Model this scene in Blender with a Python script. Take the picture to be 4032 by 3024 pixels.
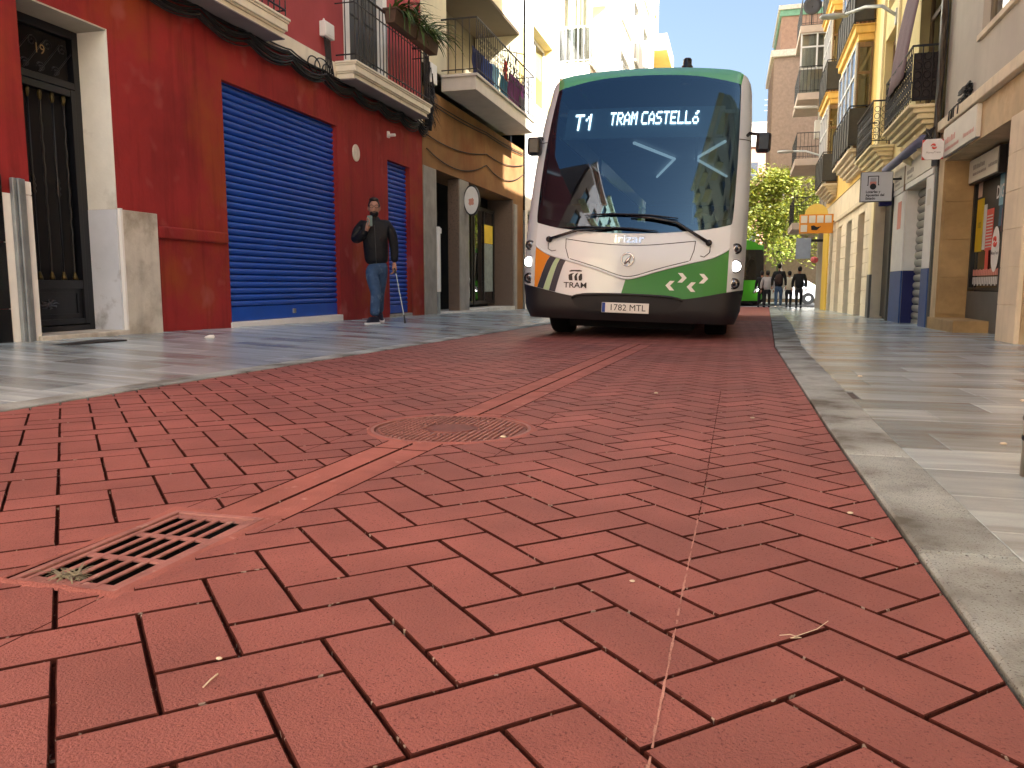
import bpy, bmesh, math, random
from math import *
from mathutils import Vector, Matrix
random.seed(7)
sc = bpy.context.scene
COL = sc.collection
for _o in list(bpy.data.objects): bpy.data.objects.remove(_o)

# ------------------------------------------------------------------ camera
cam_d = bpy.data.cameras.new('camera'); cam = bpy.data.objects.new('camera', cam_d); COL.objects.link(cam)
cam_d.sensor_width = 36; cam_d.lens = 27.667; cam_d.clip_end = 900; cam_d.clip_start = .05
cam.location = (0, 0, .5)
cam.rotation_euler = (radians(90 - 7.125), 0, radians(15.465))
sc.camera = cam
# ------------------------------------------------------------------ world, sun, exposure
SUN_AZ = (.83, -.557); SUN_EL = radians(31)
wd = bpy.data.worlds.new('World'); sc.world = wd; wd.use_nodes = True
nt = wd.node_tree; bg = nt.nodes['Background']
sky = nt.nodes.new('ShaderNodeTexSky'); sky.sky_type = 'NISHITA'; sky.sun_disc = False
sky.sun_elevation = SUN_EL; sky.sun_rotation = atan2(SUN_AZ[0], SUN_AZ[1])
sky.air_density = 1.0; sky.dust_density = 6.0; sky.ozone_density = 1.3
nt.links.new(sky.outputs[0], bg.inputs[0]); bg.inputs[1].default_value = .068
sd = bpy.data.lights.new('sun', 'SUN'); sd.energy = 5.0; sd.angle = radians(.53); sd.color = (1, .985, .97)
sun = bpy.data.objects.new('sun', sd); COL.objects.link(sun)
_s = Vector((SUN_AZ[0]*cos(SUN_EL), SUN_AZ[1]*cos(SUN_EL), sin(SUN_EL)))
sun.rotation_euler = _s.to_track_quat('Z', 'Y').to_euler(); sun.location = (30, -20, 40)
vs = sc.view_settings; vs.view_transform = 'Standard'; vs.look = 'None'; vs.gamma = 1; vs.exposure = 2.45
vs.use_curve_mapping = False

# ------------------------------------------------------------------ helpers
ROOT = {}     # object name -> (frame matrix, base) of its thing
AL = .0175
RM = Matrix.Translation((2.72, 0, 0)) @ Matrix.Rotation(-AL, 4, 'Z')   # frame of the right-hand row: x into the buildings, y along the street
ID = Matrix.Identity(4)
def gz(y):
    return -.011*y if y < 15 else -.165-.0135*(min(y, 39)-15)
def link(o, par=None):
    COL.objects.link(o)
    if par is not None:
        o.parent = par; ROOT[o.name] = ROOT[par.name]
    return o
def props(o, label=None, cat=None, group=None, kind=None):
    if label: o['label'] = label
    if cat: o['category'] = cat
    if group: o['group'] = group
    if kind: o['kind'] = kind
    return o
def thing(name, label, cat, base=(0, 0, 0), fr=ID, group=None):
    o = bpy.data.objects.new(name, None); COL.objects.link(o); o.empty_display_size = .2
    b = Vector(base); o.matrix_world = fr @ Matrix.Translation(b)
    ROOT[o.name] = (fr, b); return props(o, label, cat, group)
class MB:
    def __init__(s): s.v = []; s.f = []
    def add(s, vs, fs):
        o = len(s.v); s.v += [tuple(p) for p in vs]; s.f += [[i+o for i in f] for f in fs]; return s
    def box(s, x0, x1, y0, y1, z0, z1):
        x0, x1 = min(x0, x1), max(x0, x1)
        return s.add([(x0,y0,z0),(x1,y0,z0),(x1,y1,z0),(x0,y1,z0),(x0,y0,z1),(x1,y0,z1),(x1,y1,z1),(x0,y1,z1)],
                     [(3,2,1,0),(4,5,6,7),(0,1,5,4),(1,2,6,5),(2,3,7,6),(3,0,4,7)])
    def poly(s, pts): return s.add(pts, [list(range(len(pts)))])
    def prism(s, pts, vec):
        n = len(pts); v = Vector(vec)
        return s.add([tuple(p) for p in pts]+[tuple(Vector(p)+v) for p in pts],
                     [list(range(n))[::-1], list(range(n, 2*n))]+[[i, (i+1) % n, n+(i+1) % n, n+i] for i in range(n)])
    def tube(s, pts, r, n=6, caps=True):
        P = [Vector(p) for p in pts]; k = len(P); rs = r if isinstance(r, (list, tuple)) else [r]*k
        vs = []; up = None
        for i, p in enumerate(P):
            t = (P[min(i+1, k-1)]-P[max(i-1, 0)])
            t = t.normalized() if t.length > 1e-9 else Vector((0, 0, 1))
            if up is None:
                a = Vector((0, 0, 1)) if abs(t.z) < .9 else Vector((1, 0, 0)); up = t.cross(a).normalized()
            else:
                up = (up-t*up.dot(t)); up = up.normalized() if up.length > 1e-6 else t.orthogonal().normalized()
            w = t.cross(up)
            for j in range(n):
                a = 2*pi*j/n; vs.append(p+(up*cos(a)+w*sin(a))*rs[i])
        fs = [[i*n+j, i*n+(j+1) % n, (i+1)*n+(j+1) % n, (i+1)*n+j] for i in range(k-1) for j in range(n)]
        if caps: fs += [list(range(n))[::-1], [(k-1)*n+j for j in range(n)]]
        return s.add(vs, fs)
    def lathe(s, prof, c=(0, 0, 0), n=14, axis='z'):
        vs = []; m = len(prof)
        for r, h in prof:
            for j in range(n):
                a = 2*pi*j/n; x, y = r*cos(a), r*sin(a)
                p = {'z': (x, y, h), 'x': (h, x, y), 'y': (x, h, y)}[axis]
                vs.append((c[0]+p[0], c[1]+p[1], c[2]+p[2]))
        fs = [[i*n+j, i*n+(j+1) % n, (i+1)*n+(j+1) % n, (i+1)*n+j] for i in range(m-1) for j in range(n)]
        fs += [list(range(n))[::-1], [(m-1)*n+j for j in range(n)]]
        return s.add(vs, fs)
    def map(s, fn): s.v = [tuple(fn(*p)) for p in s.v]; return s
    def mesh(s, name, off=(0, 0, 0)):
        me = bpy.data.meshes.new(name); o = Vector(off)
        me.from_pydata([tuple(Vector(p)-o) for p in s.v], [], s.f); me.validate(); me.update()
        bm = bmesh.new(); bm.from_mesh(me); bmesh.ops.recalc_face_normals(bm, faces=bm.faces); bm.to_mesh(me); bm.free()
        return me
    def build(s, name, mat, par=None, smooth=False, bev=0, seg=2, label=None, cat=None, base=None, fr=ID, group=None, kind=None):
        if par is not None: b = ROOT[par.name][1]
        else: b = Vector(base if base is not None else (0, 0, 0))
        me = s.mesh(name, b); o = bpy.data.objects.new(name, me)
        for m_ in (mat if isinstance(mat, (list, tuple)) else [mat]): me.materials.append(m_)
        if getattr(s, 'mi', None) and len(s.mi) == len(me.polygons): me.polygons.foreach_set('material_index', s.mi)
        if smooth:
            for p in me.polygons: p.use_smooth = True
        link(o, par)
        if par is None:
            o.matrix_world = fr @ Matrix.Translation(b); ROOT[o.name] = (fr, b)
        if bev:
            m = o.modifiers.new('bevel', 'BEVEL'); m.width = bev; m.segments = seg; m.limit_method = 'ANGLE'; m.angle_limit = radians(40)
        return props(o, label, cat, group, kind)
def copy_tree(o, par=None):
    c = o.copy(); COL.objects.link(c); ROOT[c.name] = ROOT[o.name]
    if par is not None: c.parent = par
    for ch in list(o.children): copy_tree(ch, c)
    return c
_tc = {}
def text(s, size=1., align='CENTER', bold=0):
    k = (s, size, align, bold)
    if k not in _tc:
        cu = bpy.data.curves.new('t', 'FONT'); cu.body = s; cu.size = size; cu.align_x = align; cu.align_y = 'CENTER'; cu.offset = bold*size; cu.resolution_u = 3
        ob = bpy.data.objects.new('t', cu); me = ob.to_mesh()
        _tc[k] = ([tuple(v.co) for v in me.vertices], [list(p.vertices) for p in me.polygons])
        ob.to_mesh_clear(); bpy.data.objects.remove(ob); bpy.data.curves.remove(cu)
    return _tc[k]
def put_text(mb, s, size, fn, align='CENTER', bold=0, wide=1.):
    v, f = text(s, size, align, bold); mb.add([fn(p[0]*wide, p[1]) for p in v], f); return mb
# walls with openings: plane x = c, outward normal n (+1 / -1), reveals of depth t
def wall(mb, c, n, y0, y1, z0, z1, holes=(), t=.25):
    ys = sorted({y0, y1, *[h[0] for h in holes], *[h[1] for h in holes]}); zs = sorted({z0, z1, *[h[2] for h in holes], *[h[3] for h in holes]})
    ys = [y for y in ys if y0 <= y <= y1]; zs = [z for z in zs if z0 <= z <= z1]
    for a, b in zip(ys, ys[1:]):
        for p, q in zip(zs, zs[1:]):
            if any(h[0] <= a+1e-6 and b <= h[1]+1e-6 and h[2] <= p+1e-6 and q <= h[3]+1e-6 for h in holes): continue
            mb.poly([(c, a, p), (c, b, p), (c, b, q), (c, a, q)])
    for h in holes:
        a, b, p, q = h[:4]; d = c-n*(h[4] if len(h) > 4 else t)
        for A, B in (((a, p), (b, p)), ((b, p), (b, q)), ((b, q), (a, q)), ((a, q), (a, p))):
            mb.poly([(c, *A), (c, *B), (d, *B), (d, *A)])
    return mb

# ------------------------------------------------------------------ materials
def lin(r, g, b):
    f = lambda c: c/12.92 if c <= .04045 else ((c+.055)/1.055)**2.4
    return (f(r/255), f(g/255), f(b/255))
_mats = {}
def M(name, col, rough=.7, var=.12, scale=4., bump=0., bscale=80., metal=0., spec=.4, streak=0., spots=None, rnd=0., isl=False, alpha_col=None, coat=0., stretch=(1, 1, 1)):
    if name in _mats: return _mats[name]
    m = bpy.data.materials.new(name); m.use_nodes = True; t = m.node_tree; N = t.nodes; L = t.links
    b = N['Principled BSDF']; b.inputs['Roughness'].default_value = rough; b.inputs['Metallic'].default_value = metal
    b.inputs['Specular IOR Level'].default_value = spec; b.inputs['Coat Weight'].default_value = coat; b.inputs['Coat Roughness'].default_value = .08
    g = N.new('ShaderNodeNewGeometry'); mp = N.new('ShaderNodeMapping'); mp.inputs['Scale'].default_value = stretch
    L.new(g.outputs['Position'], mp.inputs[0])
    def noise(sc_, det=4, src=None, ro=.6):
        n = N.new('ShaderNodeTexNoise'); n.inputs['Scale'].default_value = sc_; n.inputs['Detail'].default_value = det; n.inputs['Roughness'].default_value = ro
        L.new((src or mp).outputs[0], n.inputs['Vector']); return n
    def mixc(fac, a, bb, typ='MIX'):
        x = N.new('ShaderNodeMix'); x.data_type = 'RGBA'; x.blend_type = typ
        for s_, vl in ((0, fac), (6, a), (7, bb)):
            if hasattr(vl, 'links') or hasattr(vl, 'is_linked'): L.new(vl, x.inputs[s_])
            elif s_ == 0: x.inputs[0].default_value = vl
            else: x.inputs[s_].default_value = (*vl[:3], 1)
        return x.outputs[2]
    def ramp(src, lo, hi):
        r = N.new('ShaderNodeMapRange'); r.inputs[1].default_value = lo; r.inputs[2].default_value = hi; L.new(src, r.inputs[0]); return r.outputs[0]
    cur = tuple(col)
    if var > 0:
        n1 = noise(scale, 5)
        cur = mixc(ramp(n1.outputs[0], .3, .7), tuple(c*(1-var) for c in col), tuple(min(1, c*(1+var)) for c in col))
    if alpha_col:
        c2, s2, lo, hi = alpha_col
        n2 = noise(s2, 5); cur = mixc(ramp(n2.outputs[0], lo, hi), cur, c2)
    if streak > 0:
        mp2 = N.new('ShaderNodeMapping'); mp2.inputs['Scale'].default_value = (7, 7, .5); L.new(g.outputs['Position'], mp2.inputs[0])
        n3 = noise(1., 4, mp2); f = ramp(n3.outputs[0], .52, .75)
        mm = N.new('ShaderNodeMath'); mm.operation = 'MULTIPLY'; mm.inputs[1].default_value = streak; L.new(f, mm.inputs[0])
        cur = mixc(mm.outputs[0], cur, tuple(c*.35 for c in col))
    if spots:
        c4, s4, thr, w = spots
        vo = noise(s4, 2, None, .5); cur = mixc(ramp(vo.outputs[0], thr, thr+w), cur, c4)
    if rnd > 0:
        if isl: src = g.outputs['Random Per Island']
        else: oi = N.new('ShaderNodeObjectInfo'); src = oi.outputs['Random']
        r = N.new('ShaderNodeMapRange'); r.inputs[3].default_value = 1-rnd; r.inputs[4].default_value = 1+rnd; L.new(src, r.inputs[0])
        cmb = N.new('ShaderNodeCombineColor')
        for i_ in range(3): L.new(r.outputs[0], cmb.inputs[i_])
        cur = mixc(1., cur, cmb.outputs[0], 'MULTIPLY')
    if isinstance(cur, tuple): b.inputs['Base Color'].default_value = (*cur, 1)
    else: L.new(cur, b.inputs['Base Color'])
    if bump > 0:
        nb = noise(bscale, 4); bn = N.new('ShaderNodeBump'); bn.inputs['Strength'].default_value = min(1., bump); bn.inputs['Distance'].default_value = .01
        L.new(nb.outputs[0], bn.inputs['Height']); L.new(bn.outputs[0], b.inputs['Normal'])
    _mats[name] = m; return m
def EM(name, col, st):
    if name in _mats: return _mats[name]
    m = bpy.data.materials.new(name); m.use_nodes = True; b = m.node_tree.nodes['Principled BSDF']
    b.inputs['Base Color'].default_value = (*col, 1); b.inputs['Emission Color'].default_value = (*col, 1); b.inputs['Emission Strength'].default_value = st
    _mats[name] = m; return m
def GL(name, tint=(.8, .85, .9), ior=1.5, through=.6, rough=.0, refl=(1, 1, 1)):
    """pane: see-through sheet with a real mirror reflection on top"""
    if name in _mats: return _mats[name]
    m = bpy.data.materials.new(name); m.use_nodes = True; t = m.node_tree; N = t.nodes; L = t.links
    N.remove(N['Principled BSDF']); o = N['Material Output']
    tr = N.new('ShaderNodeBsdfTransparent'); tr.inputs[0].default_value = tuple(c*through for c in tint)+(1,)
    gl = N.new('ShaderNodeBsdfGlossy'); gl.inputs['Roughness'].default_value = rough; gl.inputs[0].default_value = (*refl, 1)
    fr = N.new('ShaderNodeFresnel'); gg = N.new('ShaderNodeNewGeometry'); mr = N.new('ShaderNodeMapRange')   # same reflectance from either face of the sheet
    mr.inputs[3].default_value = ior; mr.inputs[4].default_value = 1/ior; L.new(gg.outputs['Backfacing'], mr.inputs[0]); L.new(mr.outputs[0], fr.inputs[0])
    mx = N.new('ShaderNodeMixShader'); L.new(fr.outputs[0], mx.inputs[0]); L.new(tr.outputs[0], mx.inputs[1]); L.new(gl.outputs[0], mx.inputs[2]); L.new(mx.outputs[0], o.inputs[0])
    _mats[name] = m; return m
GLASS = GL('window_glass', ior=1.75, through=.45)
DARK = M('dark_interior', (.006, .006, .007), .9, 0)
BLACK_IRON = M('black_iron', (.006, .006, .007), .45, .2, 20, .15, 60, 0, .5)
WHITE_PAINT = M('white_paint', (.78, .77, .73), .6, .05, 5, .1, 60)
CABLE = M('cable_rubber', (.018, .017, .018), .6, .2, 20)
# ================================================================== the ground
def herr_xy(p, q): return ((p-q)/sqrt(2), (p+q)/sqrt(2))
XL = -2.95
def xr(y):
    return .365 if y < 3 else .365+.012*(y-3) if y < 8 else .425+.042*(y-8)
def kw(y): return .18+.012*max(0, min(y, 14)-2)
PAVER = M('red_paver', (.30, .106, .092), .6, .24, 2.6, .6, 240, spec=.35, spots=((.13, .035, .03), 260., .62, .05), rnd=.085, alpha_col=((.20, .075, .068), 1.1, .42, .74))
PAVER_I = M('red_paver_field', (.30, .106, .092), .6, .24, 2.6, .6, 240, spec=.35, spots=((.13, .035, .03), 260., .62, .05), rnd=.085, isl=True, alpha_col=((.20, .075, .068), 1.1, .42, .74))
JOINT = M('paver_joint', (.060, .016, .012), .95, .3, 30, .6, 150, spec=.1, spots=((.33, .28, .24), 60., .66, .04))
PAINTED = M('red_painted_concrete', (.325, .12, .10), .72, .22, 5, .5, 160, spec=.25, alpha_col=((.52, .30, .26), 14., .62, .75))
ROADFAR = M('red_road_far', (.27, .095, .08), .8, .2, 2, .3, 60, spec=.25)
# road bed (one sheet, follows the fall of the street)
def strip_sheet(name, fa, fb, y0, y1, dz, mat, step=1., kind='structure', zf=gz):
    mb = MB(); n = max(1, int((y1-y0)/step)); ys = [y0+(y1-y0)*i/n for i in range(n+1)]
    for a, b in zip(ys, ys[1:]):
        mb.poly([(fa(a), a, zf(a)+dz), (fb(a), a, zf(a)+dz), (fb(b), b, zf(b)+dz), (fa(b), b, zf(b)+dz)])
    return mb.build(name, mat, kind=kind, base=(0, 0, 0))
GROUND = M('distant_ground', (.16, .15, .14), .9, .2, .3)
g = MB(); g.poly([(-400, -400, -1.2), (400, -400, -1.2), (400, 400, -1.2), (-400, 400, -1.2)]); g.build('ground', GROUND, kind='structure')
GR = (-1.215, -.985, 1.045, 1.495)            # opening of the gully in the road bed
rb_ = MB(); ys = sorted(set([-6+i for i in range(46)]+[GR[2], GR[3]]))
for a, b in zip(ys, ys[1:]):
    def q_(x0a, x1a, x0b, x1b): rb_.poly([(x0a, a, gz(a)-.012), (x1a, a, gz(a)-.012), (x1b, b, gz(b)-.012), (x0b, b, gz(b)-.012)])
    if GR[2]-1e-6 <= a and b <= GR[3]+1e-6: q_(XL-.05, GR[0], XL-.05, GR[0]); q_(GR[1], xr(a)+.05, GR[1], xr(b)+.05)
    else: q_(XL-.05, xr(a)+.05, XL-.05, xr(b)+.05)
road = rb_.build('road', JOINT, kind='structure')
far = strip_sheet('road_surface', lambda y: XL+.002, lambda y: xr(y)-.002, 15.9, 39, 0, ROADFAR); far.parent = road; del far['kind']
near = strip_sheet('road_surface', lambda y: XL+.002, lambda y: xr(y)-.002, -6.2, -.9, 0, ROADFAR); near.parent = road; del near['kind']
U = .1131; GAP = .0056
def clip(poly, f):
    out = []; n = len(poly)
    for i in range(n):
        a, b = poly[i], poly[(i+1) % n]; fa, fb = f(a), f(b)
        if fa >= 0: out.append(a)
        if (fa >= 0) != (fb >= 0):
            t = fa/(fa-fb); out.append((a[0]+(b[0]-a[0])*t, a[1]+(b[1]-a[1])*t))
    return out
def area(p): return .5*sum(p[i][0]*p[(i+1) % len(p)][1]-p[(i+1) % len(p)][0]*p[i][1] for i in range(len(p)))
def slab(mb, poly, zt, h, ch, zf=None, dark=True):
    """convex polygon -> block with a chamfered upper rim"""
    if area(poly) < 0: poly = poly[::-1]
    n = len(poly); cx = sum(p[0] for p in poly)/n; cy = sum(p[1] for p in poly)/n; ins = []
    for i in range(n):
        a, b, c = poly[i-1], poly[i], poly[(i+1) % n]
        d1 = Vector((b[0]-a[0], b[1]-a[1])); d2 = Vector((c[0]-b[0], c[1]-b[1]))
        if d1.length < 1e-6 or d2.length < 1e-6: ins.append(b); continue
        d1.normalize(); d2.normalize(); n1 = Vector((-d1.y, d1.x)); n2 = Vector((-d2.y, d2.x)); k = n1+n2
        k = k/max(.35, k.dot(n1)) if k.length > 1e-6 else n1
        ins.append((b[0]+k.x*ch, b[1]+k.y*ch))
    z = (lambda y: zf(y)) if zf else (lambda y: 0)
    vs = [(*p, zt-h+z(p[1])) for p in poly]+[(*p, zt-ch*.7+z(p[1])) for p in poly]+[(*p, zt+z(p[1])) for p in ins]
    fs = [list(range(2*n, 3*n))]
    for k in (0, 1): fs += [[k*n+i, k*n+(i+1) % n, (k+1)*n+(i+1) % n, (k+1)*n+i] for i in range(n)]
    mb.add(vs, fs)
    if not hasattr(mb, 'mi'): mb.mi = []
    mb.mi += [0]+[1]*(2*n if dark else n)+[0]*(0 if dark else n)
GR = (-1.215, -.985, 1.045, 1.495)            # gully grate
MHC = (-.995, 2.745); MHR = .285              # manhole
STX = (-1.135, -.94)                          # filled trench strip along the street
def strip_x(y): return STX[0]+.02*(y-1.5), STX[1]+.03*(y-1.5)
def cut(poly):
    """road outline, gully, manhole and trench strip cut out of a paver"""
    for f in (lambda p: p[0]-XL-.004, lambda p: xr(p[1])-.004-p[0], lambda p: p[1]+.9, lambda p: 15.9-p[1]):
        poly = clip(poly, f)
        if len(poly) < 3: return []
    pieces = [poly]
    def sub(pieces, planes):
        out = []
        for P in pieces:
            rest = P
            for f in planes:
                o = clip(rest, lambda p: -f(p))
                if len(o) > 2 and abs(area(o)) > 2e-4: out.append(o)
                rest = clip(rest, f)
                if len(rest) < 3: break
        return out
    cx = sum(p[0] for p in poly)/len(poly); cy = sum(p[1] for p in poly)/len(poly)
    if GR[0]-.3 < cx < GR[1]+.3 and GR[2]-.3 < cy < GR[3]+.3:
        pieces = sub(pieces, [lambda p: p[0]-GR[0], lambda p: GR[1]-p[0], lambda p: p[1]-GR[2], lambda p: GR[3]-p[1]])
    if hypot(cx-MHC[0], cy-MHC[1]) < .55:
        pl = []
        for k in range(10):
            a = 2*pi*k/10; pl.append(lambda p, a=a: MHR+.018-((p[0]-MHC[0])*cos(a)+(p[1]-MHC[1])*sin(a)))
        pieces = sub(pieces, pl)
    if 1.4 < cy < 8.2 and -1.5 < cx < -.4:
        pieces = sub(pieces, [lambda p: p[0]-strip_x(p[1])[0], lambda p: strip_x(p[1])[1]-p[0], lambda p: p[1]-1.50, lambda p: 8-p[1]])
    return pieces
bricks = []   # (polygon, whole?, centre, turned)
for i in range(-60, 190):
    for j in range(-60, 190):
        k = (i-j) % 4
        if k == 0: w, h, tn = 2, 1, 0
        elif k == 3: w, h, tn = 1, 2, 1
        else: continue
        p0, q0 = U*(i+.63), U*(j+.635); p1, q1 = p0+U*w, q0+U*h
        cx, cy = herr_xy((p0+p1)/2, (q0+q1)/2)
        if not (XL-.2 < cx < xr(cy)+.2 and -1.1 < cy < 16.1): continue
        gp = GAP/2
        P = [herr_xy(*c) for c in ((p0+gp, q0+gp), (p1-gp, q0+gp), (p1-gp, q1-gp), (p0+gp, q1-gp))]
        A0 = abs(area(P))
        for c in cut(P):
            if abs(area(c)) < 4e-4: continue
            bricks.append((c, abs(abs(area(c))-A0) < 1e-7, (cx, cy), tn))
def in_view(x, y, mg=0):
    a = radians(15.465); f = -sin(a)*x+cos(a)*y; r = cos(a)*x+sin(a)*y
    return f*.992+.062 > .70 and abs(r) < f*.655+mg
bricks.sort(key=lambda b: (not in_view(*b[2], .05), b[2][0]**2+b[2][1]**2))
BH, BC = .013, .0016
def rough_rect(P, rnd_, nl=3, ns=2, j=.0011):
    """worn outline: long sides in nl, short sides in ns slightly uneven segments"""
    out = []
    for a, b in zip(P, P[1:]+P[:1]):
        L_ = hypot(b[0]-a[0], b[1]-a[1]); n = nl if L_ > U*1.3 else ns; nx, ny = (b[1]-a[1])/L_, -(b[0]-a[0])/L_
        for q in range(n):
            t = q/n+(rnd_.uniform(-.06, .06) if q else 0); d = rnd_.uniform(-j, j*.6); out.append((a[0]+(b[0]-a[0])*t+nx*d, a[1]+(b[1]-a[1])*t+ny*d))
    return out
brick_mes = []
for v_ in range(6):
    wm = MB(); slab(wm, rough_rect([(-U+GAP/2, -U/2+GAP/2), (U-GAP/2, -U/2+GAP/2), (U-GAP/2, U/2-GAP/2), (-U+GAP/2, U/2-GAP/2)], random.Random(v_)), 0, BH, BC)
    brick_me = wm.mesh('brick'); brick_me.materials.append(PAVER); brick_me.materials.append(JOINT); brick_me.polygons.foreach_set('material_index', wm.mi); brick_mes.append(brick_me)
BR_ = random.Random(11)
field = MB(); tilt = Matrix.Rotation(atan(-.011), 4, 'X')
for n_, (P, whole, c, tn) in enumerate(bricks):
    if n_ < 300:
        if whole:
            o = bpy.data.objects.new('brick', BR_.choice(brick_mes)); link_ = COL.objects.link(o); o.parent = road
            o.matrix_world = Matrix.Translation((c[0], c[1], gz(c[1])+random.uniform(-.0006, .0006))) @ tilt @ Matrix.Rotation(radians(45+90*tn), 4, 'Z')
        else:
            b_ = MB(); slab(b_, P, 0, BH, BC, gz); ROOT[road.name] = (ID, Vector((0, 0, 0))); b_.build('brick', (PAVER, JOINT), road)
    else: slab(field, rough_rect(list(P), BR_) if whole and c[1] < 8 else P, random.uniform(-.0006, .0006), BH, BC, gz)
fo = field.build('brick_field', (PAVER_I, JOINT), road, kind='stuff')
# trench strip: two rows of long flush blocks
rows = MB()
for r_ in range(2):
    y = 1.503
    while y < 8:
        if r_ == 0: L_ = .62+.3*random.random()
        y1 = min(8, y+L_)
        f0, f1 = ((.0, .494), (.506, 1.))[r_]
        def X_(y, f): s0, s1 = strip_x(y); return s0+(s1-s0)*f
        P = [(X_(y, f0)+.002, y+.0025), (X_(y, f1)-.002, y+.0025), (X_(y1, f1)-.002, y1-.0025), (X_(y1, f0)+.002, y1-.0025)]
        if True:
            cc = [P]
            out = []
            for Q in cc:      # keep clear of the manhole
                if y1 < MHC[1]-MHR-.03 or y > MHC[1]+MHR+.03: out.append(Q)
                else:
                    A = clip(Q, lambda p: MHC[1]-.27-p[1]); B = clip(Q, lambda p: p[1]-MHC[1]-.27)
                    out += [q for q in (A, B) if len(q) > 2]
            for Q in out:
                if abs(area(Q)) > 1e-4: b_ = MB(); slab(b_, Q, .0, .016, .003, gz); b_.build('trench_block', (PAINTED, JOINT), road)
        y = y1
# construction seam running through the pavers: a flat, broken line of dusty filler, bare and dark further on
sp = [(-.07, .6), (-.068, .81), (-.062, 1.35), (-.05, 2.03), (-.042, 3.31), (-.035, 4.2)]
sm, sm2 = MB(), MB(); sr = random.Random(6)
for (xa, ya), (xb, yb) in zip(sp, sp[1:]):
    nseg = max(1, int((yb-ya)/.016))
    for q in range(nseg):
        if sr.random() < .12: continue
        t0, t1 = q/nseg, (q+1)/nseg; w0 = sr.uniform(.0007, .0021); w1 = sr.uniform(.0007, .0021); jx = sr.uniform(-.0006, .0006)
        A = (xa+(xb-xa)*t0+jx, ya+(yb-ya)*t0); B = (xa+(xb-xa)*t1+jx, ya+(yb-ya)*t1)
        (sm if A[1] < 1.75 else sm2).poly([(A[0]-w0, A[1], gz(A[1])+.0011), (A[0]+w0, A[1], gz(A[1])+.0011), (B[0]+w1, B[1], gz(B[1])+.0011), (B[0]-w1, B[1], gz(B[1])+.0011)])
sm.build('seam', M('dusty_seam', (.42, .23, .19), .9, .35, 40, .5, 200), road, kind='stuff'); sm2.build('seam', JOINT, road, kind='stuff')
# gully grate -------------------------------------------------------
gt = thing('drain_grate', 'rectangular red-painted gully grate with three rows of slots in the paving', 'drain grate', (-1.1, 1.27, gz(1.27)))
x0, x1, y0, y1 = GR; zt = gz(1.27)
REDIRON = M('red_painted_iron', (.29, .13, .115), .6, .25, 12, .4, 90, spec=.4, alpha_col=((.45, .30, .27), 25., .6, .75))
fm = MB(); e = .016
for a in ((x0, x0+e, y0, y1), (x1-e, x1, y0, y1), (x0+e, x1-e, y0, y0+e), (x0+e, x1-e, y1-e, y1)): fm.box(*a, zt-.0075, zt+.001)
fm.build('frame', REDIRON, gt, bev=.002)
gx0, gx1, gy0, gy1 = x0+e+.004, x1-e-.004, y0+e+.004, y1-e-.004; nr, ncol = 3, 5
bw = .012; rw = .017; sw = (gx1-gx0-bw*(ncol+1))/ncol; sl = (gy1-gy0-rw*(nr+1))/nr
for c_ in range(ncol+1):
    xa = gx0+c_*(sw+bw); b_ = MB().box(xa, xa+bw, gy0, gy1, zt-.006, zt-.002); b_.build('bar', REDIRON, gt, bev=.0015)
for r_ in range(nr+1):
    ya = gy0+r_*(sl+rw)
    for c_ in range(ncol):
        xa = gx0+bw+c_*(sw+bw); b_ = MB().box(xa, xa+sw, ya, ya+rw, zt-.0065, zt-.003); b_.build('cross_bar', REDIRON, gt)
pit = MB()
for a in ((x0, x0+.004, y0, y1), (x1-.004, x1, y0, y1), (x0, x1, y0, y0+.004), (x0, x1, y1-.004, y1)): pit.box(*a, zt-.35, zt-.008)
pit.box(x0, x1, y0, y1, zt-.36, zt-.35); pit.build('pit', M('pit_shade_black', (.006, .005, .005), .95, .3, 20), gt)  # near-black colour carries the shade inside the pit
# mortar collar round the grate, uneven smear of red-painted concrete
def collar(name, inner, outer, z0, par, mat):
    mb = MB(); n = len(inner)
    vs = [(*p, z0+.0012) for p in inner]+[(*p, z0+.0042) for p in [((a[0]*2+b[0])/3, (a[1]*2+b[1])/3) for a, b in zip(inner, outer)]]+[(*p, z0-.003) for p in outer]
    vs = [(x, y, z+gz(y)) for x, y, z in vs]
    fs = [[k*n+i, k*n+(i+1) % n, (k+1)*n+(i+1) % n, (k+1)*n+i] for k in (0, 1) for i in range(n)]
    mb.add(vs, fs); return mb.build(name, mat, par, smooth=True)
random.seed(3)
inn = []; out = []
for (ax, ay), (bx, by) in zip([(x0, y0), (x1, y0), (x1, y1), (x0, y1)], [(x1, y0), (x1, y1), (x0, y1), (x0, y0)]):
    for q in range(10):
        t = q/10; X, Y = ax+(bx-ax)*t, ay+(by-ay)*t; inn.append((X, Y))
        dx, dy = X-(x0+x1)/2, Y-(y0+y1)/2; mxn = max(abs(dx)/(x1-x0), abs(dy)/(y1-y0)); nx = (1 if dx > 0 else -1) if abs(dx)/(x1-x0) > mxn-.02 else 0; ny = (1 if dy > 0 else -1) if abs(dy)/(y1-y0) > mxn-.02 else 0
        w = random.uniform(.014, .032)+(.02 if ny > 0 else 0)
        out.append((X+nx*w, Y+ny*w))
collar('mortar_collar', inn, out, 0, gt, PAINTED)
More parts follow.
